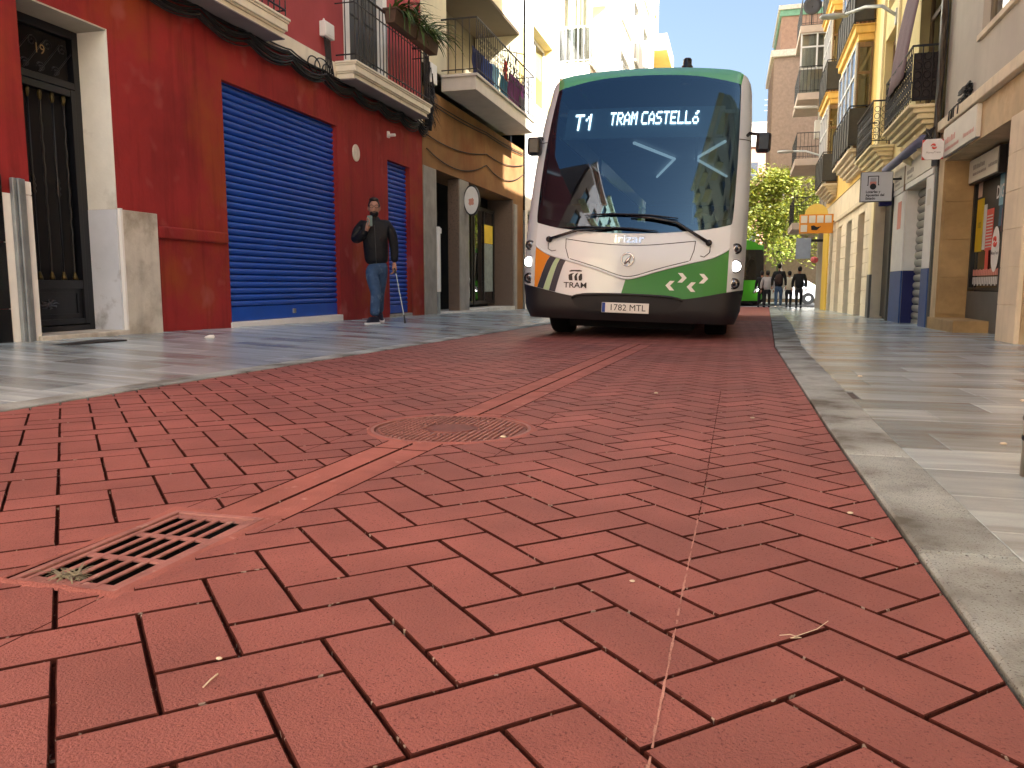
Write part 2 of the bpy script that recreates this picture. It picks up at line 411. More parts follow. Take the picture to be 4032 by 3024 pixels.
# manhole -----------------------------------------------------------
mh = thing('manhole_cover', 'round red-painted manhole cover with ribbed tread and plain centre disc', 'manhole', (*MHC, gz(MHC[1])))
zt = gz(MHC[1])
ring = MB(); ring.lathe([(MHR+.016, -.03), (MHR+.016, .0005), (MHR+.002, .001), (MHR+.002, -.03)], (*MHC, zt), 48)
ring.f = ring.f[:-2]; ring.map(lambda x, y, z: (x, y, z+gz(y)-zt)); ring.build('frame', REDIRON, mh)
pl = MB(); pl.lathe([(MHR-.004, -.03), (MHR-.004, -.004), (.09, -.004), (.088, .0005), (.0, .0005)], (*MHC, zt), 48); pl.map(lambda x, y, z: (x, y, z+gz(y)-zt)); pl.build('plate', M('dark_red_iron', (.17, .055, .047), .6, .3, 12, .4, 90), mh)  # plate in a darker red-brown than the ribs, for contrast
rb = MB(); sp_ = .021
for a in range(-13, 14):
    xx = a*sp_; L_ = sqrt(max(0, (MHR-.016)**2-xx*xx)); yy = -L_
    while yy < L_-.01:
        ln = .026; gap_ = .006
        if hypot(xx, yy+ln/2) > .105 and random.random() > .02:
            X, Y = MHC[0]+xx, MHC[1]+yy; rb.box(X-.0045, X+.0045, Y, Y+min(ln, L_-yy), zt-.005, zt+.0015)
        yy += ln+gap_
rb.map(lambda x, y, z: (x, y, z+gz(y)-zt)); rb.build('tread_ribs', REDIRON, mh)
inn = [(MHC[0]+cos(2*pi*k/40)*(MHR+.015), MHC[1]+sin(2*pi*k/40)*(MHR+.015)) for k in range(40)]
out = [(MHC[0]+cos(2*pi*k/40)*(MHR+.026+random.uniform(0, .028)), MHC[1]+sin(2*pi*k/40)*(MHR+.026+random.uniform(0, .028))) for k in range(40)]
collar('mortar_collar', inn, out, 0, mh, PAINTED)

# kerbs ---------------------------------------------------------------
KERB = M('kerb_granite', (.385, .45, .445), .8, .3, 6, .6, 220, spec=.3, alpha_col=((.12, .125, .11), 3.0, .42, .62), spots=((.10, .10, .10), 240., .6, .08), rnd=.1)
def kerb_run(fa, fb, y0, y1, L_, label):
    t = thing('kerb', label, 'kerb', (fa(y0), y0, gz(y0))); y = y0
    while y < y1:
        l = L_*random.uniform(.85, 1.15); b = min(y1, y+l); m = MB()
        P = [(fa(y)+.0, y+.003), (fb(y), y+.003), (fb(b), b-.003), (fa(b), b-.003)]
        slab(m, P, .006+random.uniform(-.0015, .0015), .12, .006, gz); m.build('kerbstone', (KERB, KERB), t); y = b
    return t
kerb_run(lambda y: xr(y)+.004, lambda y: xr(y)+kw(y), -2, 36, .95, 'flush granite kerb strip along the right pavement, stained near the camera')
kerb_run(lambda y: XL-.17, lambda y: XL-.004, -2, 36, .95, 'flush granite kerb strip along the left pavement')
# pavements -------------------------------------------------------------
PAVE = M('granite_slab', (.385, .465, .49), .2, .22, 2.2, .12, 90, spec=.5, alpha_col=((.21, .235, .23), 1.4, .48, .72), rnd=.30, stretch=(.6, 3.2, 1))
PAVE_I = M('granite_slab_far', (.385, .465, .49), .2, .22, 2.2, .12, 90, spec=.5, alpha_col=((.21, .235, .23), 1.4, .48, .72), rnd=.30, isl=True, stretch=(.6, 3.2, 1))
PBED = M('slab_joint', (.09, .085, .08), .95, .3, 20)
XWL = -5.5
def zl(x, y): return gz(y)+.115*max(0, min(1, (XL-.17-x)/(XL-.17-XWL)))
def xrw(y): return 2.72+AL*y
def pavement(name, xa, xb, zf, y0, y1, seed):
    rnd_ = random.Random(seed)
    bed = MB(); yy = y0
    while yy < y1:
        b = min(y1, yy+1); bed.poly([(xa(yy), yy, zf(xa(yy), yy)-.006), (xb(yy), yy, zf(xb(yy), yy)-.006), (xb(b), b, zf(xb(b), b)-.006), (xa(b), b, zf(xa(b), b)-.006)]); yy = b
    bo = bed.build(name, PBED, kind='structure'); cells = []; y = y0; row = 0
    while y < y1:
        d = .32; ye = min(y1, y+d); A, B = xa(y), xb(y); x = A-(.3 if row % 2 else 0)-rnd_.random()*.2
        while x < B:
            w = rnd_.choice((.5, .6, .6, .7)); s, e_ = max(A, x), min(B, x+w)
            if e_-s > .05: cells.append((s, e_, y, ye))
            x += w
        y += d; row += 1
    cells.sort(key=lambda c: (not in_view((c[0]+c[1])/2, (c[2]+c[3])/2, .3), (c[0]+c[1])**2/4+(c[2]+c[3])**2/4))
    rest = MB()
    for n_, (s, e_, a, b) in enumerate(cells):
        m = MB() if n_ < 260 else rest
        P = [(s+.002, a+.002), (e_-.002, a+.002), (e_-.002, b-.002), (s+.002, b-.002)]
        k0 = len(m.v); slab(m, P, rnd_.uniform(-.0004, .0004), .03, .0018)
        for q in range(k0, len(m.v)): X, Y, Z = m.v[q]; m.v[q] = (X, Y, Z+zf(X, Y))
        if n_ < 260: m.build('paving_slab', (PAVE, PAVE), bo)
    rest.build('paving_slabs', (PAVE_I, PAVE_I), bo, kind='stuff')
    return bo
pavement('pavement_right', lambda y: xr(y)+kw(y)+.003, lambda y: xrw(y)+1.2, lambda x, y: gz(y), -2, 38, 1)
pavement('pavement_left', lambda y: XWL-.5, lambda y: XL-.173, zl, -1, 38, 2)
# cross street at the far end
ASPH = M('asphalt', (.07, .07, .072), .85, .2, 3, .3, 60)
cs = MB(); cs.box(-60, 70, 39.2, 50, -1.3, gz(40)-.01); cs.build('cross_street', ASPH, kind='structure')
cl = MB(); cl.box(XL, 3.4, 38.9, 39.3, -1, gz(39)+.004); cl.build('white_stop_line', M('road_marking', (.75, .75, .73), .7, .1, 6), kind='structure')
# ================================================================== the tram bus
HWT = [(-.1,1.05),(.1,1.12),(.2,1.18),(.35,1.235),(.65,1.255),(1.2,1.258),(2.0,1.255),(2.5,1.24),(2.9,1.22),(3.0,1.20),(3.08,1.155),(3.14,1.07),(3.18,.95),(3.21,.7),(3.235,.35),(3.24,0)]
def interp(x, T):
    if x <= T[0][0]: return T[0][1]
    for (a, p), (b, q) in zip(T, T[1:]):
        if x <= b: return p+(q-p)*(x-a)/(b-a)
    return T[-1][1]
def hw(z): return interp(z, HWT)
def fy(x, z):
    r = 1.05*((z-.85)/2.2)**1.5 if z > .85 else 0.
    if z < .35: r += .25*((.35-z)/.35)**2
    if z > 3.1: r += 1.6*(z-3.1)**1.5
    h = hw(min(z, 2.95)); a = min(abs(x), h); c = .13*(a/1.28)**2; e = a-(h-.2)
    if e > 0: c += .2-sqrt(max(0, .04-e*e))
    return r+c
ROLL = .03
def roll(x, y, z): return (x*cos(ROLL)+z*sin(ROLL), y, -x*sin(ROLL)+z*cos(ROLL))
def cellclip(poly, x0, x1, z0, z1):
    for f in (lambda p: p[0]-x0, lambda p: x1-p[0], lambda p: p[1]-z0, lambda p: z1-p[1]):
        poly = clip(poly, f)
        if len(poly) < 3: return []
    return poly
def patch(mb, poly, off=0., cell=.06):
    xs = [p[0] for p in poly]; zs = [p[1] for p in poly]
    i0, i1 = int(floor(min(xs)/cell)), int(ceil(max(xs)/cell)); j0, j1 = int(floor(min(zs)/cell)), int(ceil(max(zs)/cell))
    for i in range(i0, i1):
        for j in range(j0, j1):
            c = cellclip(poly, i*cell, (i+1)*cell, j*cell, (j+1)*cell)
            if len(c) > 2 and abs(area(c)) > 1e-9: mb.poly([(x, fy(x, z)-off, z) for x, z in c])
    return mb
def weld(o, d=.0004):
    bm = bmesh.new(); bm.from_mesh(o.data); bmesh.ops.remove_doubles(bm, verts=bm.verts, dist=d); bmesh.ops.recalc_face_normals(bm, faces=bm.faces); bm.to_mesh(o.data); bm.free()
    for p in o.data.polygons: p.use_smooth = True
    return o
def mir(p): return [(-x, z) for x, z in p][::-1]
def smooth_poly(pts, n=4):
    out = []; k = len(pts)
    for i in range(k-1):
        p0, p1, p2, p3 = pts[max(0, i-1)], pts[i], pts[i+1], pts[min(k-1, i+2)]
        for q in range(n):
            t = q/n; out.append(tuple(.5*(2*p1[m]+(p2[m]-p0[m])*t+(2*p0[m]-5*p1[m]+4*p2[m]-p3[m])*t*t+(3*p1[m]-p0[m]-3*p2[m]+p3[m])*t**3) for m in range(2)))
    return out+[pts[-1]]
BUSWHITE = M('bus_white', (.69, .755, .775), .22, .02, 3, spec=.5, coat=.5)
BUSGREEN = M('bus_green', (.028, .22, .03), .3, .03, 3, spec=.4, coat=.2)
BUSROOF = M('bus_roof_green', (.08, .36, .12), .12, .03, 3, spec=.6, coat=1)
BUSSILVER = M('bus_silver', (.60, .65, .66), .28, .05, 3, metal=.1, spec=.5, coat=.3)
BUSGREY = M('bus_bumper_grey', (.013, .013, .015), .42, .12, 6, spec=.4)
BUSBLACK = M('bus_black', (.008, .008, .009), .25, .1, 6, spec=.5)
RUBBER = M('tyre_rubber', (.014, .014, .014), .85, .2, 20, .2, 80, spec=.2)
SCREEN = GL('sky_tinted_windscreen', (.6, .85, .95), 2.0, .36, 0, (.42, .74, 1))  # deep blue of the reflected sky is put into the gloss tint
BB = (-1.145, 8.85, -.097)
bus = thing('tram_bus', 'white, green and silver tram bus with lit destination display approaching on the red paving', 'bus', BB)
def bput(mb, name, mat, par=bus, rl=True, smooth=False, wd_=False, bev=0):
    if rl: mb.map(roll)
    mb.map(lambda x, y, z: (x+BB[0], y+BB[1], z+BB[2]))
    o = mb.build(name, mat, par, smooth=smooth, bev=bev)
    return weld(o) if wd_ else o
# outlines (x, z) on the front skin
WST = smooth_poly([(-1.09, 2.955), (-1.03, 2.987), (-.66, 3.072), (-.36, 3.102), (0, 3.112), (.36, 3.102), (.66, 3.072), (1.03, 2.987), (1.09, 2.955)], 3)
WSR = smooth_poly([(1.09, 2.955), (1.1, 2.65), (1.107, 2.3), (1.107, 1.85), (1.098, 1.36), (1.075, 1.285)], 3)
WSB = smooth_poly([(1.075, 1.285), (.83, 1.23), (.4, 1.187), (0, 1.174), (-.4, 1.187), (-.83, 1.23), (-1.075, 1.285)], 3)
WSL = mir(WSR)[::1]
WS = WST[:-1]+WSR[:-1]+WSB[:-1]+WSL[:-1]
SIL = [(hw(z), z) for z in (.2, .28, .35, .45, .6, .8, 1., 1.2, 1.6, 2., 2.3, 2.5, 2.7, 2.9, 3.0, 3.05, 3.08, 3.11, 3.14, 3.16, 3.18, 3.2, 3.21)]+[(.55, 3.222), (.35, 3.235), (.18, 3.239), (0, 3.24)]
V = smooth_poly([(-1.08, 1.035), (-1.0, .98), (-.885, .925), (-.66, .868), (-.33, .775), (-.12, .705), (0, .684), (.12, .705), (.33, .775), (.66, .868), (.885, .925), (1.0, .98), (1.08, 1.035)], 3)
CB = smooth_poly([(-1.26, .585), (-1.08, .555), (-.8, .495), (-.6, .466), (-.5, .497), (-.3, .508), (0, .512), (.3, .508), (.5, .497), (.6, .466), (.8, .495), (1.08, .555), (1.26, .585)], 3)
def zV(x): return interp(x, V)
def zC(x): return interp(x, CB)
CBi = [p for p in CB if abs(p[0]) < 1.079]; CBi = [(-1.079, zC(-1.079))]+CBi+[(1.079, zC(1.079))]
# upper white hood between windscreen and the V, lower panel below the V
hood = [(-1.079, 1.29)]+[(x, z) for x, z in WSB[::-1]][0:]+[(1.079, 1.29)]+V[::-1]
o = bput(patch(MB(), hood, 0, .05), 'hood', BUSWHITE, wd_=True)
low = [(x, z-.0) for x, z in V]+CBi[::-1]
o = bput(patch(MB(), low, -.012, .05), 'lower_panel', BUSWHITE, wd_=True)
rim = MB(); rim.tube([(x, fy(x, z)-.001, z-.008) for x, z in V], .011, 6); bput(rim, 'styling_rib', BUSWHITE, smooth=True)
gr_ = [(-.012, zV(-.012)-.004)]+[(x, z-.004) for x, z in V if x > .0]+[(x, z) for x, z in CBi[::-1] if x > -.05]+[(-.055, zC(-.055))]
bput(patch(MB(), gr_, -.008, .04), 'green_panel', BUSGREEN, wd_=True)
def vt(x): return (x, zV(x)-.012)
def cbt(x): return (x, zC(x)+.003)
def stripe(a0, a1, b0, b1, name, mat):     # upper edge from a0 to a1, lower edge from b0 to b1, leaning
    n = 6; L_ = [(a0+(b0-a0)*(t/n)**.75, zV(a0)-.012+(zC(b0)+.003-zV(a0)+.012)*t/n) for t in range(n+1)]
    R_ = [(a1+(b1-a1)*(t/n)**.75, zV(a1)-.012+(zC(b1)+.003-zV(a1)+.012)*t/n) for t in range(n+1)]
    bput(patch(MB(), R_+L_[::-1], -.008, .04), name, mat, wd_=True)
stripe(-1.078, -.895, -1.078, -1.045, 'orange_stripe', M('bus_orange', (.72, .24, .01), .3, .03, 3, coat=.4))
NAVY = M('bus_navy', (.006, .018, .04), .3, .03, 3, coat=.4)
stripe(-.893, -.82, -1.043, -.97, 'navy_stripe', NAVY); stripe(-.818, -.775, -.968, -.90, 'pale_green_stripe', M('bus_pale_green', (.42, .60, .36), .3, .03, 3, coat=.4)); stripe(-.773, -.705, -.898, -.825, 'navy_stripe', NAVY)
# emblem of the line: roof bar over two curved blocks, and the word
INK = M('bus_print_black', (.006, .006, .007), .4, 0)
t_ = MB()
for Q in ([(-.665, .742), (-.64, .755), (-.54, .758), (-.51, .75), (-.515, .74), (-.56, .738), (-.6, .742), (-.65, .735)],
          [(-.668, .70), (-.64, .715), (-.60, .722), (-.625, .70), (-.618, .638), (-.655, .638), (-.665, .655)],
          [(-.592, .638), (-.6, .68), (-.585, .71), (-.555, .73), (-.57, .69), (-.56, .638)],
          [(-.545, .638), (-.55, .68), (-.53, .715), (-.51, .715), (-.506, .66), (-.515, .638)]): patch(t_, Q, -.004, .03)
put_text(t_, 'TRAM', .088, lambda x, y: (x-.585, fy(x-.585, y+.583)+.004, y+.583), bold=.012, wide=1.18)
bput(t_, 'line_logo', INK)
CHW = M('bus_print_white', (.78, .80, .76), .4, 0)
def chev(cx, cz, s):
    cv = MB()
    w = .052; h = .052
    for sg in (1, -1):
        patch(cv, [(cx-s*.045, cz+sg*h), (cx+s*.005, cz+sg*h), (cx+s*.052, cz), (cx+s*.002, cz)] if sg*s > 0 else [(cx-s*.045, cz+sg*h), (cx+s*.002, cz), (cx+s*.052, cz), (cx+s*.005, cz+sg*h)], -.004, .05)
    bput(cv, 'chevron_arrow', CHW)
for cx, cz, s in ((.478, .612, -1), (.598, .70, 1), (.706, .603, -1), (.826, .697, 1)): chev(cx, cz, s)
# hatch seams
hs = MB(); HT = [(-.72, 1.105), (-.5, 1.075), (-.25, 1.05), (0, 1.042), (.25, 1.05), (.5, 1.075), (.72, 1.1)]
HTs = smooth_poly(HT, 4)
for ln in (HTs, [(-.72, 1.105), (-.715, 1.0), (-.675, .885)], [(.72, 1.1), (.71, 1.0), (.672, .885)], [(x, z+.014) for x, z in V if abs(x) < .69]):
    hs.tube([(x, fy(x, z)-.0005, z) for x, z in ln], .0042, 5)
bput(hs, 'hatch_seam', BUSBLACK)
CHROME = M('chrome_badge', (.70, .69, .66), .12, .02, 3, metal=1.)
em = MB(); c_ = (0, .885)
ringp = [(c_[0]+.068*cos(2*pi*k/28), c_[1]+.068*sin(2*pi*k/28)) for k in range(29)]
em.tube([(x, fy(x, z)-.006, z) for x, z in ringp], .009, 6); em.tube([(x, fy(x, z)-.007, z) for x, z in ((-.035, .835), (0, .875), (.045, .94))], [.012, .02, .006], 6); em.tube([(x, fy(x, z)-.007, z) for x, z in ((.03, .905), (.012, .87), (.03, .845))], .008, 6)
bput(em, 'round_badge', CHROME, smooth=True)
ir = MB(); put_text(ir, 'irizar', .125, lambda x, y: (x, fy(x, y+1.11)-.006, y+1.11), bold=.02, wide=1.28); bput(ir, 'maker_lettering', CHROME)
# glass, frit border, interior
bput(patch(MB(), WS, .006, .07), 'windscreen', SCREEN, wd_=True)
fr_ = MB()
patch(fr_, WSL[::-1]+[(p[0]+.055, p[1]) for p in WSL], .0005, .05); patch(fr_, WSR+[(p[0]-.055, p[1]) for p in WSR[::-1]], .0005, .05)
patch(fr_, WSB+[(p[0], p[1]+.075) for p in WSB[::-1]], .0005, .05); patch(fr_, [p for p in WST]+[(p[0], p[1]-.05) for p in WST[::-1]], .0005, .05)
bput(fr_, 'windscreen_border', BUSBLACK)
# green roof cap above the glass
S_up = [(hw(2.84)*.0+1.02, 2.84)]+[p for p in SIL if p[1] > 2.9]; cap = WST+[(x, z) for x, z in SIL if z > 3.1]+[(-x, z) for x, z in SIL[::-1] if z > 3.1]
bput(patch(MB(), cap, 0, .05), 'roof_cap', BUSROOF, wd_=True)
# corner pillars
for s in (1, -1):
    inner = [(1.079, .585-.03)]+[(1.079, 1.29)]+WSR[::-1]; outer = [p for p in SIL if .6 <= p[1] < 3.12]
    P = inner+outer[::-1]+[(1.253, .587)]
    P = P if s > 0 else [(-x, z) for x, z in P]
    bput(patch(MB(), P, -.001, .035), 'corner_pillar', BUSSILVER, wd_=True)
    q = MB(); q.tube([(s*x, fy(x, 2.27)-.001, 2.27) for x in (1.11, 1.15, 1.2, 1.23, 1.245)], .005, 5); bput(q, 'pillar_seam', BUSBLACK)
# bumper: grey skirt with a recessed mouth for the plate
bm_ = [p for p in CB]+[(x, z) for x, z in SIL[::-1] if z < .58]+[(-x, z) for x, z in SIL if z < .58]
bput(patch(MB(), bm_, -.002, .05), 'bumper', BUSGREY, wd_=True)
mo = MB(); patch(mo, smooth_poly([(-.62, .44), (-.45, .47), (0, .485), (.45, .47), (.62, .44)], 3)+smooth_poly([(.58, .36), (.4, .3), (0, .275), (-.4, .3), (-.58, .36)], 3), .001, .05); bput(mo, 'bumper_recess', M('bumper_recess_grey', (.009, .009, .010), .6, .1, 6), wd_=True)
lp_ = MB(); lp_.tube([(x, fy(x, z)-.012, z) for x, z in smooth_poly([(-.62, .445), (-.5, .482), (0, .5), (.5, .482), (.62, .445)], 4)], .014, 6); bput(lp_, 'bumper_lip', BUSGREY, smooth=True)
pb = MB(); yp = fy(.2, .35)-.03; pb.box(-.262, .262, yp-.006, yp+.02, .294, .406); po = bput(pb, 'number_plate', M('plate_white', (.74, .74, .70), .4, .03, 8), bev=.004)
nb = MB(); put_text(nb, '1782 MTL', .098, lambda x, y: (x+.025, yp-.0085, y+.35), bold=0, wide=1.0); bput(nb, 'plate_characters', INK, po)
eb = MB(); eb.box(-.258, -.222, yp-.0078, yp-.006, .297, .403); bput(eb, 'plate_blue_band', M('plate_blue', (.01, .05, .30), .4, 0), po)
# lamps
LENS = M('lamp_lens', (.25, .26, .27), .08, .05, 40, metal=.7, coat=1); LIT = EM('headlamp_lit', (1, .98, .92), 3.)
for s in (1, -1):
    for z, r, lit in ((1.03, .046, 0), (.84, .058, 1), (.652, .05, 0)):
        x = s*(1.155 if z > .7 else 1.15); y = fy(x, z)
        a = MB(); a.lathe([(r+.012, .03), (r+.012, -.012), (r, -.016), (r, .0)], (x, y, z), 24, 'y'); hl = bput(a, 'headlamp', BUSBLACK, smooth=False)
        l_ = MB(); l_.lathe([(r, .0), (r*.9, -.012), (r*.55, -.018), (.004, -.02)], (x, y, z), 24, 'y'); bput(l_, 'lens', LIT if lit else LENS, hl, smooth=True)
        if not lit:
            l2 = MB(); l2.lathe([(r*.45, -.018), (r*.45, -.024), (.004, -.026)], (x, y, z), 16, 'y'); bput(l2, 'bulb_cap', BUSBLACK, hl, smooth=True)
# wipers
def wiper(arm, blade, hose):
    a = MB(); P = [(x, fy(x, z)-d, z) for x, z, d in arm]; a.tube(P, [.022]+[.017]*(len(P)-2)+[.01], 6)
    a.lathe([(.035, .0), (.035, -.03), (.02, -.038)], (arm[0][0], fy(*arm[0][:2])-.01, arm[0][1]), 14, 'y'); w_ = bput(a, 'wiper', BUSBLACK, smooth=True)
    b = MB(); b.tube([(x, fy(x, z)-.035, z) for x, z in blade], [.006]+[.013]*(len(blade)-2)+[.006], 6); bput(b, 'wiper_blade', BUSBLACK, w_)
    h = MB(); h.tube([(x, fy(x, z)-.006, z) for x, z in hose], .004, 5); bput(h, 'washer_hose', BUSBLACK, w_)
wiper([(-.918, 1.097, .03), (-.75, 1.15, .05), (-.59, 1.2, .05), (-.2, 1.225, .045)], [(-.80, 1.232), (-.5, 1.24), (0, 1.225), (.31, 1.2)], [(-.93, 1.06), (-.925, .99), (-.88, .965), (-.83, .975)])
wiper([(.861, 1.083, .03), (.70, 1.18, .05), (.506, 1.298, .055), (.24, 1.345, .045), (.0, 1.36, .04)], [(-.52, 1.372), (-.2, 1.388), (.2, 1.376), (.52, 1.345)], [(.88, 1.05), (.875, .98), (.82, .93), (.78, .94)])
# mirrors and beacon
for s in (1, -1):
    m_ = MB(); m_.tube([(s*1.15, .85, 2.3), (s*1.22, .7, 2.34), (s*(1.36 if s > 0 else 1.22), .62, 2.31)], .02, 6); mo_ = bput(m_, 'mirror', BUSBLACK, smooth=True)
    h_ = MB(); x_ = 1.29 if s > 0 else 1.17; h_.box(s*x_, s*(x_+.16), .52, .66, 2.11, 2.32); bput(h_, 'mirror_housing', BUSBLACK, mo_, bev=.03)
bc = MB(); bc.lathe([(.07, 3.1), (.07, 3.3), (.055, 3.31), (.052, 3.38), (.04, 3.395), (.005, 3.397)], (.43, 1.5, 0), 16); bput(bc, 'roof_beacon', BUSBLACK, smooth=True)
# body sides, roof, floor
LEN = 12.2
for s in (1, -1):
    for z0, z1, nm, mt in ((.2, .58, 'side_skirt', BUSGREY), (.58, 1.15, 'side_panel', BUSSILVER), (1.15, 2.55, 'side_window_band', M('side_glass_black', (.01, .012, .015), .06, 0, spec=.6)), (2.55, 3.0, 'roof_edge', BUSSILVER)):
        m_ = MB(); zz = [z0+(z1-z0)*k/4 for k in range(5)]
        for a, b in zip(zz, zz[1:]):
            m_.poly([(s*hw(a), fy(hw(a), a), a), (s*hw(a), LEN, a), (s*hw(b), LEN, b), (s*hw(b), fy(hw(b), b), b)])
        bput(m_, nm, mt)
rf = MB(); top = [p for p in SIL if p[1] > 3.0]; top = [(hw(3.0), 3.0)]+top; top = top+[(-x, z) for x, z in top[::-1][1:]]
for (a, za), (b, zb) in zip(top, top[1:]): rf.poly([(a, fy(a, za), za), (b, fy(b, zb), zb), (b, LEN, zb), (a, LEN, za)])
bput(rf, 'roof', BUSROOF, wd_=True)
bk = MB(); bk.box(-1.15, 1.15, LEN-.02, LEN, .25, 2.95); bput(bk, 'rear_wall', BUSGREY)
ud = MB(); ud.box(-1.1, 1.1, .5, LEN-.1, .2, .42); ud.box(-.72, .72, .5, 3.2, .10, .2); bput(ud, 'underbody', M('underbody_black', (.006, .006, .006), .9, 0))
# interior seen through the glass
INT = M('bus_interior_grey', (.06, .06, .065), .8, .1, 4)
i_ = MB(); i_.box(-1.05, 1.05, .55, .95, 1.0, 1.16); i_.box(.35, .9, .6, .9, 1.16, 1.3); bput(i_, 'dashboard', BUSGREY, bev=.02)
i_ = MB(); i_.box(-1.1, 1.1, 1.0, LEN-.1, .42, .46); bput(i_, 'floor', INT)
i_ = MB(); i_.box(-1.05, 1.05, .95, LEN-.1, 2.62, 2.66); bput(i_, 'ceiling_lining', M('bus_ceiling', (.30, .31, .32), .6, .05, 4))
for s in (1, -1):
    for k in range(5):
        i_ = MB(); y_ = 2.3+k*1.7; i_.box(s*.25, s*.85, y_, y_+.1, .95, 1.6); i_.box(s*.25, s*.85, y_-.4, y_, .85, .95); bput(i_, 'seat', M('bus_seat_fabric', (.02, .04, .09), .9, .2, 20), bev=.04)
    i_ = MB()
    for k in range(1): y_ = 2.6; i_.tube([(.3+s*.62, y_, 2.58), (.3+s*.16, y_+1.5, 2.58), (.3+s*.62, y_+3.6, 2.58)], .022, 6)
    bput(i_, 'ceiling_light', EM('bus_ceiling_light', (.85, .95, 1), .16))
for x in (-.6, .6):
    i_ = MB(); i_.tube([(x, 1.5, .45), (x, 1.5, 2.6)], .018, 8); bput(i_, 'grab_pole', M('pole_steel', (.5, .5, .5), .3, .02, metal=1), smooth=True)
# destination display behind the glass
def ds(x, z, d): return (x, fy(x*.9, z)+d, z)
db = MB(); zs_ = [2.30, 2.695]
xs_ = [-.92+1.85*k/16 for k in range(17)]
for a, b in zip(xs_, xs_[1:]): db.poly([ds(a, zs_[0], .06), ds(b, zs_[0], .06), ds(b, zs_[1], .06), ds(a, zs_[1], .06)])
do = bput(db, 'destination_display', M('display_panel_reflection', (.13, .21, .26), .5, 0), wd_=True)  # pale blue-grey stands for the reflection over the panel, put into its colour
FONT = {'T': '11111 00100 00100 00100 00100 00100 00100', '1': '00100 01100 10100 00100 00100 00100 00100', 'R': '11110 10001 10001 11110 10100 10010 10001', 'A': '00100 01010 10001 10001 11111 10001 10001', 'M': '10001 11011 10101 10101 10001 10001 10001',
        'C': '01111 10000 10000 10000 10000 10000 01111', 'S': '01111 10000 10000 01110 00001 00001 11110', 'E': '11111 10000 10000 11110 10000 10000 11111', 'L': '10000 10000 10000 10000 10000 10000 11111', 'O': '01110 10001 10001 10001 10001 10001 01110', 'Ó': '00011 00110 00000 01110 10001 10001 01110'}
LED = EM('led_white', (1, 1, 1), 1.6)
def led(s, x0, zt, px_, pz_, name):
    m_ = MB(); x = x0
    for ch in s:
        if ch == ' ': x += px_*2.6; continue
        for r_, row in enumerate(FONT[ch].split()):
            for c_, bit in enumerate(row):
                if bit == '1':
                    a, b = x+c_*px_, zt-(r_+1)*pz_
                    m_.poly([ds(a, b, .052), ds(a+px_*1.02, b, .052), ds(a+px_*1.02, b+pz_*1.02, .052), ds(a, b+pz_*1.02, .052)])
        x += px_*6
    bput(m_, name, LED, do)
led('T1', -.815, 2.625, .0225, .030, 'route_number'); led('TRAM CASTELLÓ', -.385, 2.635, .01395, .0238, 'destination_lettering')
# wheels (upright, on the ground)
for s in (1, -1):
    for yy in (1.42, 7.9):
        m_ = MB(); xo = s*1.11; m_.lathe([(.26, s*.0), (.41, s*-.01), (.43, s*-.04), (.43, s*-.24), (.41, s*-.27), (.26, s*-.28)], (xo, yy, .43), 28, 'x'); gzz = gz(BB[1]+yy)-BB[2]
        m_.map(lambda x, y, z: (x, y, z+gzz)); wl_ = bput(m_, 'wheel', RUBBER, rl=False, smooth=False)
        r_ = MB(); r_.lathe([(.26, s*-.02), (.2, s*-.05), (.08, s*.0), (.005, s*.01)], (xo, yy, .43+gzz), 20, 'x'); bput(r_, 'rim', BUSSILVER, wl_, rl=False, smooth=True)
# ================================================================== building kit
def shutter(par, c, n, y0, y1, z0, z1, pitch, mat, name='roller_shutter', bottom=.1):
    """roller shutter; every slat is a piece of its own"""
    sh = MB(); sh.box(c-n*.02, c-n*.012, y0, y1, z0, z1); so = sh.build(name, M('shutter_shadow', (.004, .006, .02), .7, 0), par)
    b_ = ROOT[par.name][1]; prof = [(-.006, .0), (.0, .006), (.016, .014), (.024, .030), (.025, .044), (.018, .058), (.004, .066), (-.006, .068)]
    k = pitch/.075; m = MB(); pts = [(n*x, y0, z*k) for x, z in prof]
    m.prism(pts, (0, y1-y0, 0)); me = m.mesh('slat'); me.materials.append(mat)
    z = z0+bottom
    while z < z1:
        o = bpy.data.objects.new('slat', me); link(o, so); o.location = Vector((c, 0, z))-b_
        z += pitch
    bb = MB(); bb.box(c-n*.006, c+n*.02, y0, y1, z0, z0+bottom-.004); bb.build('bottom_rail', mat, so, bev=.004)
    return so
